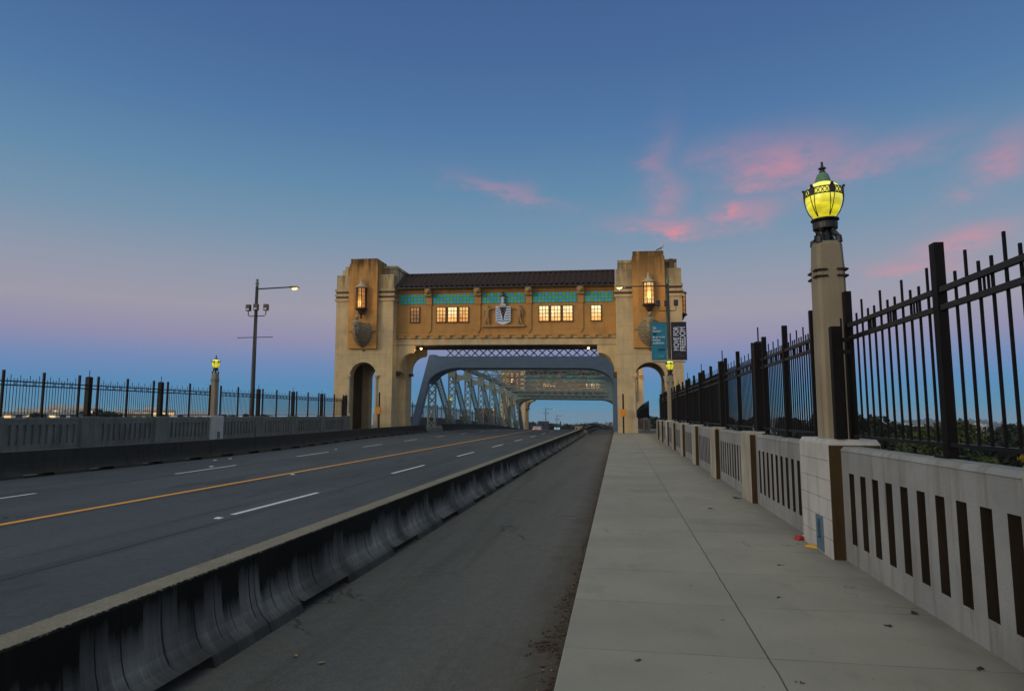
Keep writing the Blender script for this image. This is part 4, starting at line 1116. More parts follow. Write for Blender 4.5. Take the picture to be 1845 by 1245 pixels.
# ------------------------------------------------------------------ steel trusses
T = thing('steel_truss', 'grey green steel truss span between the two gatehouses', 'truss', (0, 0, 0))
PY = [73.2 + 9.15 * i for i in range(8)]          # panel points with uprights
YE0, YE1 = 66.6, 146.2
HT = 8.3
def P3(x, y, h): return Vector((x, y, zr(y) + h - 0.0135 * (x - GX)))
def laced(m, p, q, w, dpt, n=None, plate=0.16):
    """two channels with diamond lacing between them"""
    p, q = Vector(p), Vector(q); d_ = (q - p); L = d_.length; u = d_.normalized()
    side = Vector((1, 0, 0))
    side = (side - u * side.dot(u)).normalized(); nrm = u.cross(side)
    for s in (-1, 1):
        o = side * (s * w / 2)
        m.bar(p + o, q + o, 0.10, dpt, up=nrm)
    n = n or max(3, int(L / (w * 0.95)))
    for f in (-1, 1):
        for k in range(n):
            a, b = p + u * (L * k / n), p + u * (L * (k + 1) / n)
            off = nrm * (f * dpt * 0.45)
            m.bar(a - side * w / 2 + off, b + side * w / 2 + off, 0.085, 0.03, up=nrm)
            m.bar(a + side * w / 2 + off, b - side * w / 2 + off, 0.085, 0.03, up=nrm)
for X in (-21.45, -0.05):
    side = 'left' if X < -10 else 'right'
    MB().bar(P3(X, YE0, 0.0), P3(X, PY[0] + 0.05, HT), 0.62, 0.75, up=(1, 0, 0)).build('end_post', 'truss_plate', T)
    MB().bar(P3(X, YE1, 0.0), P3(X, PY[-1], HT), 0.62, 0.75, up=(1, 0, 0)).build('end_post', 'truss_plate', T)
    m = MB()
    for a, b in zip(PY, PY[1:]): m.bar(P3(X, a, HT), P3(X, b, HT), 0.6, 0.55)
    m.build('top_chord', 'truss_paint', T)
    m = MB(); ys = [YE0] + PY + [YE1]
    for a, b in zip(ys, ys[1:]): m.bar(P3(X, a, -0.1), P3(X, b, -0.1), 0.55, 0.6)
    m.build('bottom_chord', 'truss_paint', T)
    for i, y in enumerate(PY):
        m = MB(); laced(m, P3(X, y, 0.1), P3(X, y, HT - 0.2), 0.86, 0.42)
        m.box(X - 0.50, X + 0.50, y - 0.24, y + 0.24, zr(y) + HT - 1.75 - 0.0135 * (X - GX), zr(y) + HT - 0.25 - 0.0135 * (X - GX))
        m.build('upright', 'truss_paint', T)
    for i in range(len(PY) - 1):
        a, b = (PY[i], PY[i + 1])
        m = MB(); laced(m, P3(X, a, HT - 0.4), P3(X, b, 0.2), 0.62, 0.40)
        m.build('diagonal', 'truss_paint', T)
# portal frames: plate girder with rounded knees, in the plane of the end posts
def portal(y0, y1, flip, mat):
    xa, xb = -21.1, -0.4
    zb, zt, zk = 6.92, HT + 0.05, 5.0
    n = 10; rad = 3.2
    bot = []
    for k in range(n + 1):
        a = math.pi / 2 * k / n
        bot.append((xa + rad * (1 - math.cos(a)), zk + (zb - zk) * math.sin(a)))
    for k in range(n, -1, -1):
        a = math.pi / 2 * k / n
        bot.append((xb - rad * (1 - math.cos(a)), zk + (zb - zk) * math.sin(a)))
    def pt(x, h, dy):
        y = y0 + (y1 - y0) * h / HT
        return tuple(P3(x, y + dy, h))
    m = MB(); D = 3.0 if not flip else -3.0
    for dy in (0, D):
        vs = []; fs = []
        for x, h in bot: vs += [pt(x, h, dy), pt(x, zt, dy)]
        for i in range(len(bot) - 1): fs.append((2 * i, 2 * i + 2, 2 * i + 3, 2 * i + 1))
        m.add(vs, fs)
    vs = []; fs = []
    for x, h in bot: vs += [pt(x, h, -0.06 * (1 if not flip else -1)), pt(x, h, D * 1.06)]
    for i in range(len(bot) - 1): fs.append((2 * i, 2 * i + 1, 2 * i + 3, 2 * i + 2))
    m.add(vs, fs)
    m.add([pt(xa, zt, 0), pt(xb, zt, 0), pt(xb, zt, D), pt(xa, zt, D)], [(0, 1, 2, 3)])
    o = m.build('portal_beam', mat, T)
portal(YE0 - 0.35, PY[0] - 0.4, False, 'truss_plate')
portal(YE1 + 0.35, PY[-1] + 0.4, True, 'truss_paint')
for i, y in enumerate(PY[1:-1]):
    m = MB(); xa, xb = -21.2, -0.3; zb, zt = 6.45, HT - 0.05
    A = lambda x, h: P3(x, y, h)
    m.bar(A(xa + 2.0, zb), A(xb - 2.0, zb), 0.14, 0.17); m.bar(A(xa, zt), A(xb, zt), 0.2, 0.18)
    n = 7; st = (xb - xa - 2.0) / n
    for k in range(n):
        x0 = xa + 1.0 + st * k
        m.bar(A(x0, zb), A(x0 + st / 2, zt), 0.11, 0.08, up=(0, 1, 0)); m.bar(A(x0 + st / 2, zt), A(x0 + st, zb), 0.11, 0.08, up=(0, 1, 0))
        m.bar(A(x0, zt), A(x0 + st / 2, zb), 0.08, 0.06, up=(0, 1, 0)); m.bar(A(x0 + st / 2, zb), A(x0 + st, zt), 0.08, 0.06, up=(0, 1, 0))
    for xk, sg in ((xa, 1), (xb, -1)):
        pts = [(xk, zb + 0.5), (xk, zb - 1.2)] + [(xk + sg * 2.2 * (1 - math.cos(math.pi / 2 * k / 8)), zb - 1.2 + 1.04 * math.sin(math.pi / 2 * k / 8)) for k in range(9)] + [(xk + sg * 2.2, zb + 0.16)]
        vs = [A(a, b) + Vector((0, -0.06, 0)) for a, b in pts] + [A(a, b) + Vector((0, 0.06, 0)) for a, b in pts]; nn = len(pts)
        m.add(vs, [tuple(range(nn)), tuple(range(2 * nn - 1, nn - 1, -1))] + [(j, (j + 1) % nn, nn + (j + 1) % nn, nn + j) for j in range(nn)])
    m.build('sway_frame', 'truss_paint', T)
for a, b in zip(PY, PY[1:]):
    m = MB()
    m.bar(P3(-21.2, a, HT + 0.05), P3(-10.75, b, HT + 0.05), 0.09, 0.08); m.bar(P3(-10.75, b, HT + 0.05), P3(-0.3, a, HT + 0.05), 0.09, 0.08)
    m.bar(P3(-21.2, b, HT + 0.12), P3(-10.75, a, HT + 0.12), 0.09, 0.08); m.bar(P3(-10.75, a, HT + 0.12), P3(-0.3, b, HT + 0.12), 0.09, 0.08)
    m.build('lateral_bracing', 'truss_paint', T)
# latticed box just over the near portal beam
m = MB()
for x0 in range(-20, -1, 1):
    m.bar(P3(x0, PY[0] + 0.9, HT + 0.12), P3(x0 + 0.95, PY[0] + 0.9, HT + 1.0), 0.13, 0.05, up=(0, 1, 0)); m.bar(P3(x0, PY[0] + 0.9, HT + 1.0), P3(x0 + 0.95, PY[0] + 0.9, HT + 0.12), 0.13, 0.05, up=(0, 1, 0))
m.bar(P3(-21.2, PY[0] + 0.9, HT + 1.05), P3(-0.3, PY[0] + 0.9, HT + 1.05), 0.2, 0.16)
m.build('lattice', 'truss_paint', T)

# ------------------------------------------------------------------ orange boxes on black posts
grp = 'orange boxes on posts by the gatehouse'
t = thing('marker_post', 'x', 'marker post', group=grp)
MB().tube([(0, 0, -0.15), (0, 0, 3.5)], 0.075, 10).build('post', 'black_steel', t)
bxo = MB().box(-0.28, 0.22, -0.22, -0.06, 1.48, 2.12).build('box', 'orange_box', t, bevel=0.03)
MB().box(-0.22, 0.16, -0.226, -0.22, 1.54, 2.06).build('cover', 'orange_box', bxo)
MP = Family(t)
MP.place('orange box on black post in front of the right tower', (0.50, 58.9, 0))
MP.place('orange box on black post in front of the left tower', (-22.35, 58.6, 0.25))

# ------------------------------------------------------------------ street lights
def make_street_light(h, arm):
    t = thing('street_light', 'x', 'street light', group='tall street lights with camera brackets')
    MB().tube([(0, 0, -0.6), (0, 0, 0.9), (0, 0, h)], [0.16, 0.15, 0.095], 14).build('pole', 'pole_steel', t, smooth=True)
    MB().lathe([(0.07, h), (0.09, h + 0.12), (0.11, h + 0.2), (0.09, h + 0.34), (0.05, h + 0.38), (0.05, h + 0.42), (0.10, h + 0.43), (0.10, h + 0.49), (0.0, h + 0.5)], 12).build('sensor', 'copper_green', t)
    a = MB().tube([(0, 0, h - 0.15), (arm, 0, h - 0.10)], 0.045, 8).build('arm', 'pole_steel', t)
    hd = MB().frustum((arm - 0.1, arm + 0.62, -0.15, 0.15), (arm - 0.05, arm + 0.5, -0.08, 0.08), h - 0.17, h - 0.05).build('lamp_head', 'pole_steel', t, bevel=0.02)
    MB().ball((arm + 0.30, 0, h - 0.19), 0.2, 12, 6, (1.0, 0.55, 0.4)).build('lens', 'lamp_lens', hd)
    br = MB().tube([(-0.55, 0, h - 1.55), (-0.55, 0, h - 1.85), (-0.45, 0, h - 1.95), (0.6, 0, h - 1.95), (0.7, 0, h - 1.85), (0.7, 0, h - 1.55)], 0.03, 6).tube([(0.1, -0.16, h - 1.95), (0.1, -0.16, h - 1.6)], 0.03, 6).build('bracket', 'pole_steel', t)
    for x, y in ((-0.55, 0), (0.1, -0.18), (0.7, 0)):
        c = MB().box(x - 0.15, x + 0.15, y - 0.11, y + 0.11, h - 1.6, h - 1.18).build('camera', 'pole_steel', t, bevel=0.02)
        MB().box(x - 0.1, x + 0.1, y - 0.125, y - 0.11, h - 1.56, h - 1.45).build('lens', 'cloth_white', c)
    return t
def banner_arms(t, z, w):
    MB().tube([(-w, 0, z), (w, 0, z)], 0.025, 6).build('banner_arm', 'pole_steel', t)
sl = make_street_light(9.9, 2.35); banner_arms(sl, 6.55, 1.25)
SL = Family(sl)
SL.place('street light behind the far parapet, lamp arm pointing right over the road', (-23.3, 38.5, 0.1))
sl2 = make_street_light(11.05, 3.1); banner_arms(sl2, 8.18, 0.0 + 1.15); banner_arms(sl2, 5.44, 1.15)
sl2['label'] = 'street light by the right tower carrying two banners'
sl2.location = (3.68, 46.6, -0.1); sl2.rotation_euler = (0, 0, math.pi)
for x, y, dz_, w in ((-25.9, 235, 0, 'taller of the two far street lights seen under the distant gatehouse'), (-26.7, 287, 0, 'shorter of the two far street lights seen under the distant gatehouse')):
    SL.place(w, (x, y, zr(y) - 0.05), (0, 0, 0), (1.1, 1.1, 1.1))
def glow_lamp(name, loc, e, c=(1.0, 0.66, 0.30), r=0.12):
    l = bpy.data.lights.new(name, 'POINT'); l.energy = e; l.color = c; l.shadow_soft_size = r
    o = bpy.data.objects.new(name, l); o.location = loc; COL.objects.link(o)
glow_lamp('street_lamp_light', (0.28, 46.6, 10.3), 260)
glow_lamp('street_lamp_light', (-20.65, 38.5, 9.4), 120)
for u in (-8.15, 8.15): glow_lamp('soffit_lamp_light', (GX + u, GYW + 0.9, 7.75), 40)
for u in (-13.72, 13.72):
    glow_lamp('lantern_light', (GX + u, GYW - 1.75, 12.4), 48, (1.0, 0.55, 0.2))
    glow_lamp('lantern_light', (GX + u, 149.2, zr(151) + 12.4), 220, (1.0, 0.55, 0.2))
for u in (-6, 6): glow_lamp('soffit_lamp_light', (GX + u, 150.4, zr(151) + 7.0), 90)  # added lights brightening the far gatehouse, not at its soffit bulbs

# banners
def text(body, mat, parent, size, x, y, z, rot=0.0, sx=1.0, bold=0.0, align='LEFT', shear=0.0):
    cu = bpy.data.curves.new('lettering', 'FONT'); cu.body = body; cu.size = size; cu.align_x = align; cu.extrude = 0.002; cu.offset = bold; cu.shear = shear; cu.space_character = 1.0
    cu.materials.append(M[mat])
    tmp = bpy.data.objects.new('lettering_curve', cu)
    me = bpy.data.meshes.new_from_object(tmp); bpy.data.objects.remove(tmp)
    if not me.materials: me.materials.append(M[mat])
    o = bpy.data.objects.new('lettering', me); COL.objects.link(o); o.parent = parent
    o.matrix_local = Matrix.Translation((x, y, z)) @ Matrix.Rotation(math.pi / 2, 4, 'X') @ Matrix.Rotation(rot, 4, 'Z') @ Matrix.Diagonal((sx, 1, 1, 1))
    return o
BW, BH = 1.06, 2.66
def banner_mesh():
    m = MB(); n = 12; vs = []; fs = []
    for j in range(n + 1):
        for i in range(5):
            x = BW * i / 4; z = BH * j / n
            vs.append((x, 0.025 * math.sin(z * 2.1 + x) * (0.3 + x), z))
    for j in range(n):
        for i in range(4):
            b = j * 5 + i; fs.append((b, b + 1, b + 6, b + 5))
    m.add(vs, fs); m.box(0, BW, -0.03, 0.03, BH, BH + 0.05); return m
bl_ = banner_mesh().build('banner', 'teal_cloth', label='teal banner with white text hanging left of the right street light pole', category='banner')
bl_.location = (3.68 - 0.16 - BW, 46.55, 5.46)
tx = -0.045
for i, (s, mt) in enumerate((('On', 'cloth_white'), ('August 6', 'cloth_white'), ('bike', 'navy_ink'), ('to prevent', 'cloth_white'), ('human', 'cloth_white'), ('trafficking.', 'cloth_white'))):
    text(s, mt, bl_, 0.21, 0.10, tx, 2.24 - i * 0.215, 0, 0.92, 0.006)
text('citywide', 'navy_ink', bl_, 0.17, 0.42, tx, 0.72, 0, 0.9, 0.006, shear=0.2)
m = MB().box(0.26, 0.29, tx, tx + .004, 0.16, 0.40).box(0.39, 0.42, tx, tx + .004, 0.16, 0.40).box(0.29, 0.39, tx, tx + .004, 0.16, 0.185).box(0.29, 0.36, tx, tx + .004, 0.375, 0.40)
for z, l in ((0.33, 0.36), (0.25, 0.40), (0.18, 0.38)): m.box(0.47, 0.47 + l, tx, tx + .004, z, z + 0.045)
m.build('logo', 'cloth_pale_teal', bl_)
br_ = banner_mesh().build('banner', 'navy_cloth', label='dark navy banner with MOVE FOR FREEDOM hanging right of the pole', category='banner')
br_.location = (3.68 + 0.16, 46.55, 5.46)
text('MOVE FOR', 'cloth_white', br_, 0.50, 0.50, tx - 0.02, 0.66, math.pi / 2, 0.70, 0.012)
text('FREEDOM', 'cloth_white', br_, 0.56, 0.965, tx - 0.03, 0.62, math.pi / 2, 0.70, 0.012)
m = MB().lathe([(0.075, 0), (0.085, 0.004)], 16)
m2 = MB()
for k in range(16):
    a0, a1 = 2 * math.pi * k / 16, 2 * math.pi * (k + 1) / 16
    m2.bar((0.30 + .08 * math.cos(a0), tx - .01, 0.28 + .08 * math.sin(a0)), (0.30 + .08 * math.cos(a1), tx - .01, 0.28 + .08 * math.sin(a1)), 0.022)
m2.box(0.45, 0.86, tx - .012, tx - .008, 0.26, 0.30).box(0.36, 0.70, tx - .012, tx - .008, 0.43, 0.46)
m2.build('logo', 'cloth_grey', br_)

# ------------------------------------------------------------------ seagull on the right tower
gz = 16.8 - 0.0135 * 14.9
t = thing('seagull', 'seagull perched on the corner of the right tower roof', 'bird', (GX + 14.95, GYW - 0.1, gz))
skin('body', [(0, 0, 0.32, .12), (-0.16, 0, 0.24, .10), (-0.34, 0, 0.15, .05), (-0.48, 0, 0.10, .03), (0.10, 0, 0.42, .10), (0.15, 0, 0.52, .075), (0.19, 0, 0.58, .07), (0.28, 0, 0.57, .025)], [(0, 1), (1, 2), (2, 3), (0, 4), (4, 5), (5, 6), (6, 7)], 'feather_white', t, 2)
for s in (-1, 1):
    skin('wing', [(0.02, s * .10, 0.36, .07, .03), (-0.2, s * .10, 0.25, .06, .025), (-0.46, s * .06, 0.12, .02, .015)], [(0, 1), (1, 2)], 'feather_grey', t, 1)
    MB().tube([(0.0, s * .05, 0.24), (0.0, s * .05, 0.0)], 0.014, 6).build('leg', 'feather_grey', t)

# ------------------------------------------------------------------ litter
m = MB(); rnd = random.Random(11)
def leaf(x, y, z, r):
    a = rnd.uniform(0, 6.28); c, s = math.cos(a), math.sin(a)
    pts = [(-1, 0), (-.3, .45), (.4, .4), (1, 0), (.35, -.45), (-.35, -.4)]
    m.add([(x + r * (p * c - q * s), y + r * (p * s + q * c), z + rnd.uniform(0, .35) * r) for p, q in pts], [(0, 1, 2, 3, 4, 5)])
for k in range(420):
    y = 2.5 + 26 * rnd.random() ** 1.6
    leaf(-0.44 - abs(rnd.gauss(0, 0.05)), y, -0.147, rnd.uniform(.008, .026))
for k in range(55): leaf(-0.50 - abs(rnd.gauss(0, 0.09)), rnd.gauss(5.15, 0.13), -0.146, rnd.uniform(.012, .03))
for k in range(60): leaf(-0.47 - abs(rnd.gauss(0, 0.05)), rnd.gauss(6.2, 0.25), -0.146, rnd.uniform(.01, .022))
m.build('fallen_leaves', 'leaf_litter', kind='stuff')
m = MB()
for k in range(90):
    y = 2.5 + 22 * rnd.random() ** 1.4; leaf(-0.46 - abs(rnd.gauss(0, 0.08)), y, -0.146, rnd.uniform(.006, .016))
for x, y in ((-2.35, 4.6), (-2.1, 4.5), (-2.2, 11.0), (-1.2, 13.0), (-1.6, 9.5), (-0.95, 3.95), (-0.90, 4.1)): leaf(x, y, -0.146, 0.03)
m.build('leaf_scraps', 'litter_pale', kind='stuff')
t = MB().prism([(-.10, 0), (.10, 0), (.085, .035), (-.07, .05)], 'y', -.05, .05).build('crumpled_cup', 'red_paper', bevel=0.01, label='crumpled red and white paper cup by the near lamp pedestal', category='litter')
t.location = (2.33, 9.05, 0.002); t.rotation_euler = (0, 0, 0.4)
MB().prism([(.03, .002), (.098, .002), (.088, .034), (.04, .042)], 'y', -.052, -.04).box(.03, .095, -.04, .04, .036, .047).build('white_side', 'cloth_white', t)
t = MB().prism([(-.10, 0), (.08, 0), (.10, .02), (.02, .04), (-.07, .035)], 'y', -.035, .035).build('food_wrapper', 'yellow_paper', bevel=0.008, label='crumpled yellow wrapper at the foot of the near lamp pedestal', category='litter')
t.location = (2.31, 8.50, 0.002); t.rotation_euler = (0, 0, -0.7)
m = MB()
for x, y, r in ((1.35, 6.2, .028), (1.7, 7.5, .025), (2.35, 5.9, .05), (2.0, 5.5, .03), (1.55, 11.7, .04), (2.3, 13.2, .08), (1.05, 4.3, .02), (2.25, 4.7, .035), (0.1, 4.5, .02)):
    for k in range(3): leaf(x + rnd.uniform(-r, r), y + rnd.uniform(-r, r) * .6, 0.003, r * rnd.uniform(.5, 1))
m.build('dark_scraps', 'tar', kind='stuff')

# ------------------------------------------------------------------ the land beyond
def H(x, y):
    d_ = math.hypot(x, y)
    h = -20 - 0.022 * d_ + 1.5 * math.sin(x * .013) * math.cos(y * .011)
    a = math.degrees(math.atan2(x, y))
    if d_ > 1600:
        f = min(1, (d_ - 1600) / 1400)
        ridge = (52 + 8 * math.sin(a * .55 + 1.0) + 4 * math.sin(a * 1.7)) * (0.8 if a < 10 else 1.0)
        if a > 29: ridge *= max(0.45, 1 - (a - 29) * 0.05)
        if a < -8: ridge *= max(0.25, 1 + (a + 8) * 0.03)
        h += ridge * f * f * (3 - 2 * f)
    return h
m = MB(); vs = []; fs = []
rs = [0, 60, 120, 200, 320, 480, 700, 1000, 1300, 1600, 1800, 2000, 2200, 2400, 2600, 2800, 3000, 3200, 3500, 4000]; NA = 180
for r in rs:
    for k in range(NA):
        a = 2 * math.pi * k / NA; x, y = r * math.sin(a), r * math.cos(a); vs.append((x, y, H(x, y)))
for i in range(len(rs) - 1):
    for k in range(NA): fs.append((i * NA + k, i * NA + (k + 1) % NA, (i + 1) * NA + (k + 1) % NA, (i + 1) * NA + k))
m.add(vs, fs).build('land', 'land', smooth=True, kind='structure')
# wooded skyline on the far ridge
m = MB(); rnd = random.Random(21)
for k in range(2600):
    a = R(rnd.uniform(-50, 36)); d_ = rnd.uniform(2750, 3150); x, y = d_ * math.sin(a), d_ * math.cos(a); h = rnd.uniform(7, 17) * (1.3 if rnd.random() < .15 else 1); w = rnd.uniform(6, 14); z = H(x, y) - 2
    c, s = math.cos(a), math.sin(a)
    m.lathe([(w * .5, z), (w * .55, z + h * .45), (w * .3, z + h * .8), (0, z + h)], 5, (x, y))
m.build('distant_woods', 'hill', kind='stuff')

def crown(name, rad, hgt, n, leaf_s, seed, conifer=False):
    rnd = random.Random(seed); m = MB()
    if conifer:
        blobs = []
        for k in range(60):
            f = k / 60; z = hgt * (0.10 + 0.9 * f); r = rad * (1 - f) ** 0.8 * rnd.uniform(0.55, 1.0) * 0.7; a = k * 2.4
            blobs.append((r * math.cos(a), r * math.sin(a), z, 0.24 * rad * (1.15 - f)))
    else:
        blobs = []
        for k in range(26):
            a = rnd.uniform(0, 6.28); f = rnd.random(); z = hgt * (0.30 + 0.62 * f); rr = rad * (0.35 + 0.65 * math.sin(math.pi * (0.15 + 0.8 * f))) * rnd.uniform(0.25, 0.85)
            blobs.append((rr * math.cos(a), rr * math.sin(a), z, rad * rnd.uniform(0.22, 0.42)))
    for k in range(n):
        bx_, by_, bz_, br_2 = rnd.choice(blobs)
        v = Vector((rnd.gauss(0, 1), rnd.gauss(0, 1), rnd.gauss(0, 1))).normalized() * (br_2 * rnd.random() ** 0.4)
        c = Vector((bx_, by_, bz_)) + Vector((v.x, v.y, v.z * 0.75))
        u = Vector((rnd.gauss(0, 1), rnd.gauss(0, 1), rnd.gauss(0, 1))).normalized(); w = u.orthogonal().normalized(); s = leaf_s * rnd.uniform(.6, 1.4)
        q = u.cross(w)
        m.add([c - w * s * .5, c + q * s * .3, c + w * s * .5, c - q * s * .3], [(0, 1, 2, 3)])
    return m
def tree_proto(name, cat, mat, rad, hgt, n, ls, seed, grp, conifer=False):
    t = thing(name, 'x', cat, group=grp)
    crown('crown', rad, hgt, n, ls, seed, conifer).build('crown', mat, t)
    m = MB().tube([(0, 0, -1), (0.1, 0.05, hgt * .4), (0, 0, hgt * (.9 if conifer else .6))], [0.3, 0.22, 0.05], 7)
    if not conifer:
        rnd = random.Random(seed)
        for k in range(5):
            a = k * 1.26; m.tube([(0.1, 0, hgt * (.22 + .05 * k)), (rad * .5 * math.cos(a), rad * .5 * math.sin(a), hgt * (.5 + .06 * k))], [0.12, 0.03], 5)
    m.build('trunk', 'trunk', t)
    return Family(t)
g1 = 'broadleaf trees below the near parapet'
TD = tree_proto('broadleaf_tree', 'tree', 'leaf_dark', 5.0, 14, 5200, .62, 1, g1)
TG = tree_proto('broadleaf_tree', 'tree', 'leaf_green', 4.6, 12, 5200, .55, 2, g1)
TY = tree_proto('yellow_shrub', 'shrub', 'leaf_yellow', 2.2, 5, 1600, .38, 3, 'x')
TC = tree_proto('conifer_tree', 'conifer', 'needle', 3.6, 16, 3800, .60, 4, 'conifers beyond the far gatehouse', True)
TF = tree_proto('distant_tree', 'tree', 'leaf_dark', 5.5, 13, 2600, 1.0, 6, 'trees beyond the far gatehouse')
def polar(deg, d_): return d_ * math.sin(R(deg)), d_ * math.cos(R(deg))
# right side, seen between the fence bars (azimuth from the road direction, distance, top height below the deck line)
k = 0
side_w = ['nearest the lamp pedestal', 'next right of the lamp pedestal', 'third right of the lamp pedestal', 'left of the thick fence post', 'just left of the thick fence post', 'right of the thick fence post', 'low beyond the thick fence post', 'near the frame edge']
RT = [(3.19, 150, -0.92, 'd'), (5.98, 150, -1.02, 'd'), (10.9, 150, -1.07, 'd'), (17.14, 92, -0.03, 'd'), (19.46, 96, -0.14, 'd'), (20.59, 104, -0.5, 'd'), (21.69, 88, -0.42, 'd'), (22.59, 92, -0.62, 'd'), (23.4, 96, -0.91, 'd'), (24.16, 76, -0.09, 'g'), (24.91, 76, -0.24, 'g'), (25.68, 92, -1.32, 'd'), (26.5, 96, -1.62, 'd'), (27.46, 104, -1.42, 'd'), (28.24, 88, -0.56, 'd'), (29.01, 92, -0.27, 'd'), (30.21, 96, -0.19, 'd'), (8.7, 150, -1.11, 'd'), (13.88, 150, -1.13, 'd'), (18.5, 92, -0.08, 'd')]
for i, (az_, d_, top, kk) in enumerate(RT):
    x, y = polar(az_, d_); F = TG if kk == 'g' else TD; h0 = 12 if kk == 'g' else 14
    sc = 1.0 + 0.12 * math.sin(i * 2.3)
    lab = ('bright green' if kk == 'g' else 'dark') + ' broadleaf tree below the right parapet, %s from the left' % ORD[sorted(range(len(RT)), key=lambda q: RT[q][0]).index(i)]
    F.place(lab, (x, y, top + (2.7 if az_ < 19 else 1.3) - h0 * sc * 0.99), (0, 0, i * 1.7), (sc, sc, sc))
x, y = polar(30.05, 60); TY.root['label'] = 'yellow leaved shrub below the parapet at the right frame edge'; del TY.root['group']; TY.root.location = (x, y, -5.2)
# trees past the far gatehouse
rnd = random.Random(5)
FT = []
for i in range(26):
    az_ = -8.6 + i * 0.36; d_ = rnd.uniform(330, 620); FT.append((az_, d_))
for i, (az_, d_) in enumerate(FT):
    x, y = polar(az_, d_); topz = 1.6 - (rnd.uniform(9, 17) + (0 if i < 15 else 3)) * d_ / F_PX
    if i % 3 == 1: TC.place('conifer under the distant gatehouse arch, %s tree from the left' % ORD[i], (x, y, topz - 16), (0, 0, i), (1.1, 1.1, 1.0))
    elif i in (12, 14): TG.place('bright green tree under the distant gatehouse arch, %s tree from the left' % ORD[i], (x, y, topz - 12), (0, 0, i), (1.3, 1.3, 1.0))
    else: TF.place('dark tree under the distant gatehouse arch, %s tree from the left' % ORD[i % 26], (x, y, topz - 13), (0, 0, i), (1.1, 1.1, 1.0))
LT = [(-42.4, 260, 1.2), (-41.6, 240, 2.2), (-40.9, 250, 1.6), (-37.6, 260, 0.6), (-36.6, 300, 0.4), (-33.6, 270, 0.5), (-32.6, 280, 0.3), (-31.4, 320, 0.9), (-30, 300, 0.6), (-45.5, 280, 1.2), (-39.5, 300, 1.0)]
for i, (az_, d_, top) in enumerate(LT):
    x, y = polar(az_, d_); TF.place('dark distant tree behind the far fence, %s from the left' % ORD[sorted(range(len(LT)), key=lambda q: LT[q][0]).index(i)], (x, y, top + 1.6 - 13), (0, 0, i), (0.8, 0.8, 1.0))

# buildings
def block(name, label, az_, d_, w, dp, top, mat, floors, bays, lit=0.3, cat='building', roofstep=True, h=16, balc=True):
    x, y = polar(az_, d_)
    t = thing(name, label, cat, (x, y, top - h), -R(az_))
    wl_ = MB().box(-w / 2, w / 2, -dp / 2, dp / 2, -12, h).build('wall', mat, t)
    m = MB().box(-w / 2 - .2, w / 2 + .2, -dp / 2 - .2, dp / 2 + .2, h + .003, h + .4)
    if roofstep: m.box(-w * .25, w * .15, -dp * .2, dp * .3, h + .4, h + 1.6).box(w * .25, w * .32, -dp * .1, dp * .1, h + .4, h + 1.2)
    m.build('roof', 'wall_pale' if roofstep else 'flat_roof', t)
    rnd = random.Random(int(abs(az_) * 100)); fh = 2.3; n = 0
    a, b = MB(), MB()
    for f in range(floors):
        z = h - 0.25 - fh * (f + 1) + .6
        for k in range(bays):
            cx = -w / 2 + w * (k + .5) / bays; q = a if rnd.random() > lit else b
            q.box(cx - w / bays * .30, cx + w / bays * .30, -dp / 2 - .06, -dp / 2 + .02, z, z + 1.25)
    if a.v: a.build('windows', 'window_dark', t)
    if b.v: b.build('lit_windows', 'far_window', t)
    if balc:
        for f in range(floors):
            z = h - 0.25 - fh * (f + 1) - .25
            MB().box(-w / 2 + .4, w / 2 - .4, -dp / 2 - 1.3, -dp / 2, z, z + .25).box(-w / 2 + .4, w / 2 - .4, -dp / 2 - 1.3, -dp / 2 - 1.2, z + .25, z + .8).build('balcony', 'wall_pale', t)
    return t
block('apartment_block', 'wide pale apartment block behind far fence at the left frame edge', -45.6, 300, 26, 14, 2.5, 'wall_pale', 5, 8, .35)
block('apartment_block', 'taller apartment block with roof boxes, second from the left frame edge', -44.2, 320, 16, 14, 4.2, 'wall_pale', 6, 6, .3)
block('apartment_block', 'pale apartment block left of the small dark trees', -42.9, 310, 14, 13, 3.9, 'wall_pale', 6, 5, .3)
block('warm_house', 'warm lit low house behind the far fence, left of the globe lamp', -40.1, 280, 17, 10, 2.0, 'wall_warm', 2, 6, .6, 'house', True)
block('apartment_block', 'pale block with stepped roof behind the fence, left of the globe lamp', -38.2, 300, 15, 12, 3.3, 'wall_pale', 4, 5, .25)
block('apartment_block', 'low pale block just left of the globe lamp pedestal', -35.0, 330, 16, 12, 1.7, 'wall_pale', 3, 5, .4)
block('brick_building', 'dark red brick building seen through the left truss', -11.6, 300, 9.5, 12, 4.4, 'wall_brick', 4, 4, .05, 'building', False, balc=False)
block('brick_building', 'low dark red building left of the brick block behind the truss', -13.4, 300, 5, 10, 0.6, 'wall_brick', 3, 2, .1, 'building', False, balc=False)
block('dark_building', 'dark navy building beside the distant gatehouse pier', -6.5, 330, 5.5, 10, -1.8, 'wall_navy', 2, 3, .0, 'building', False, balc=False)
for i, (az_, d_, w, top, mt) in enumerate([(-5.6, 360, 7, -7.0, 'wall_pale'), (-4.9, 380, 6, -6.6, 'wall_warm'), (-3.3, 420, 6, -5.6, 'wall_warm'), (-2.5, 430, 7, -6.2, 'wall_pale'), (-1.0, 460, 9, -6.0, 'wall_warm'), (0.2, 480, 9, -8.2, 'wall_pale')]):
    block('distant_house', 'small pale building under the distant gatehouse arch, %s from the left' % ORD[i], az_, d_, w, 8, top, mt, 2, 3, .4, 'house', False, 8, False)['group'] = 'small buildings past the bridge'
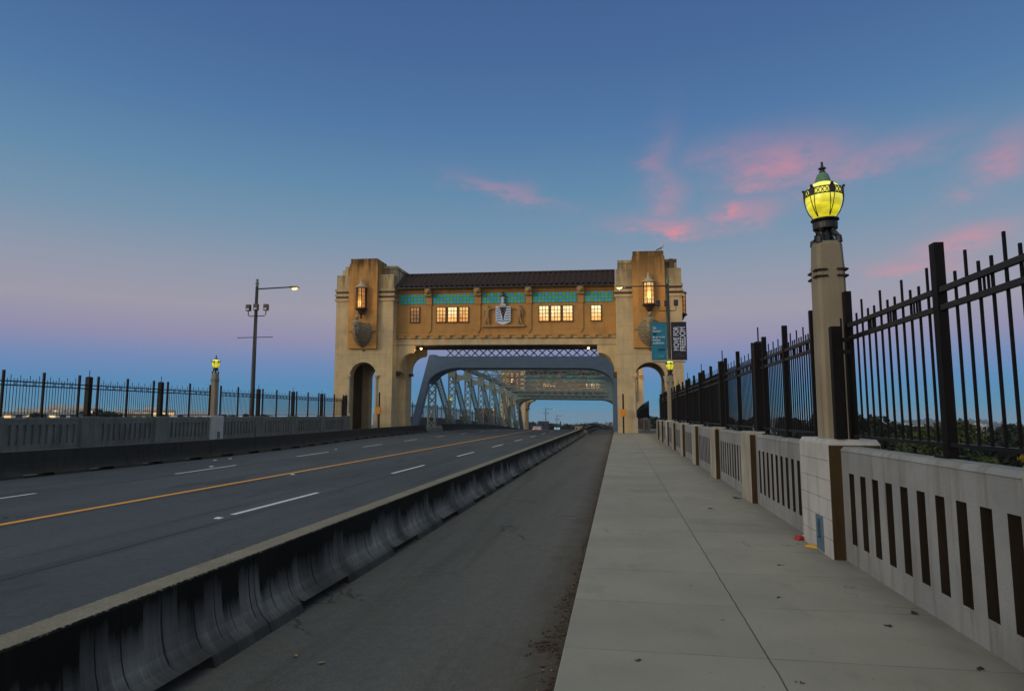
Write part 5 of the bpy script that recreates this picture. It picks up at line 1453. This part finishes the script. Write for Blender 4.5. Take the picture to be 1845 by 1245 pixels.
# pale houses scattered over the far hillside
hp = thing('hillside_house', 'pale house among trees on the far hillside', 'house', group='pale houses on the far hillside')
MB().box(-6, 6, -5, 5, -3, 6).build('wall', 'wall_pale', hp)
MB().prism([(-6.6, 6), (6.6, 6), (0, 9.5)], 'y', -5.4, 5.4).build('roof', 'flat_roof', hp)
HP = Family(hp); rnd = random.Random(9)
for i in range(90):
    az_ = rnd.uniform(18.5, 32); d_ = rnd.uniform(1900, 2550); x, y = polar(az_, d_); s = rnd.uniform(.7, 1.5)
    HP.place('pale house among trees on the far hillside', (x, y, H(x, y) + 2), (0, 0, rnd.uniform(0, 3)), (s * 1.2, s, s * .8))
# vehicles and a lit sign far down the road
def car(label, x, y, mat, cat='car', L=4.4, h=1.45):
    t = thing('parked_car' if cat == 'car' else 'delivery_van', label, cat, (x, y, zr(y) - 0.15), 0)
    if cat == 'car': pts = [(-L / 2, .3), (-L / 2, .85), (-L / 2 + .5, .95), (-L / 2 + 1.0, h), (.4, h), (1.15, .95), (L / 2, .8), (L / 2, .3)]
    else: pts = [(-L / 2, .35), (-L / 2, h), (L / 2 - .9, h), (L / 2 - .3, 1.2), (L / 2, 1.0), (L / 2, .35)]
    MB().prism([(a, b) for a, b in pts], 'x', -.88, .88).build('body', mat, t, bevel=0.06)
    MB().prism([(-L / 2 + .62, 1.0), (-L / 2 + 1.02, h - .08), (.38, h - .08), (.95, 1.0)], 'x', -.89, .89).build('window', 'window_dark', t)
    for sx in (-.8, .8):
        for yy in (-1.3, 1.35):
            MB().tube([(sx - .1, yy, .32), (sx + .1, yy, .32)], .32, 14).build('wheel', 'rubber', t)
        MB().box(sx * .85 - .16, sx * .85 + .16, -L / 2 - .03, -L / 2 + .02, .72, .9).build('tail_light', 'red_light', t)
    return t
car('white car with red tail lights by the distant gatehouse pier', -17.1, 139, 'car_white')
car('blue van far down the road under the distant gatehouse', -20.5, 262, 'car_blue', 'van', 5.4, 2.6)
x, y = polar(-5.3, 300)
t = thing('lit_sign', 'light blue lit sign board beyond the distant gatehouse', 'sign', (x, y, zr(300) - .15))
MB().tube([(0, 0, 0), (0, 0, 4)], .12, 8).build('post', 'pole_steel', t)
MB().box(-1.3, 1.3, -.12, .12, 2.9, 6.3).build('board', 'blue_sign', t)

# ------------------------------------------------------------------ evening haze over the land
m = MB().box(-4150, 4150, -4150, 4150, -116, 18.5)
t = bpy.data.materials.new('haze'); t.use_nodes = True; nt = t.node_tree; nt.nodes.clear()
v = nt.nodes.new('ShaderNodeVolumePrincipled'); v.inputs['Color'].default_value = (0.72, 0.84, 1.0, 1); v.inputs['Density'].default_value = HAZE
o_ = nt.nodes.new('ShaderNodeOutputMaterial'); nt.links.new(v.outputs[0], o_.inputs['Volume'])
M['haze'] = t
m.build('haze', 'haze', kind='stuff')
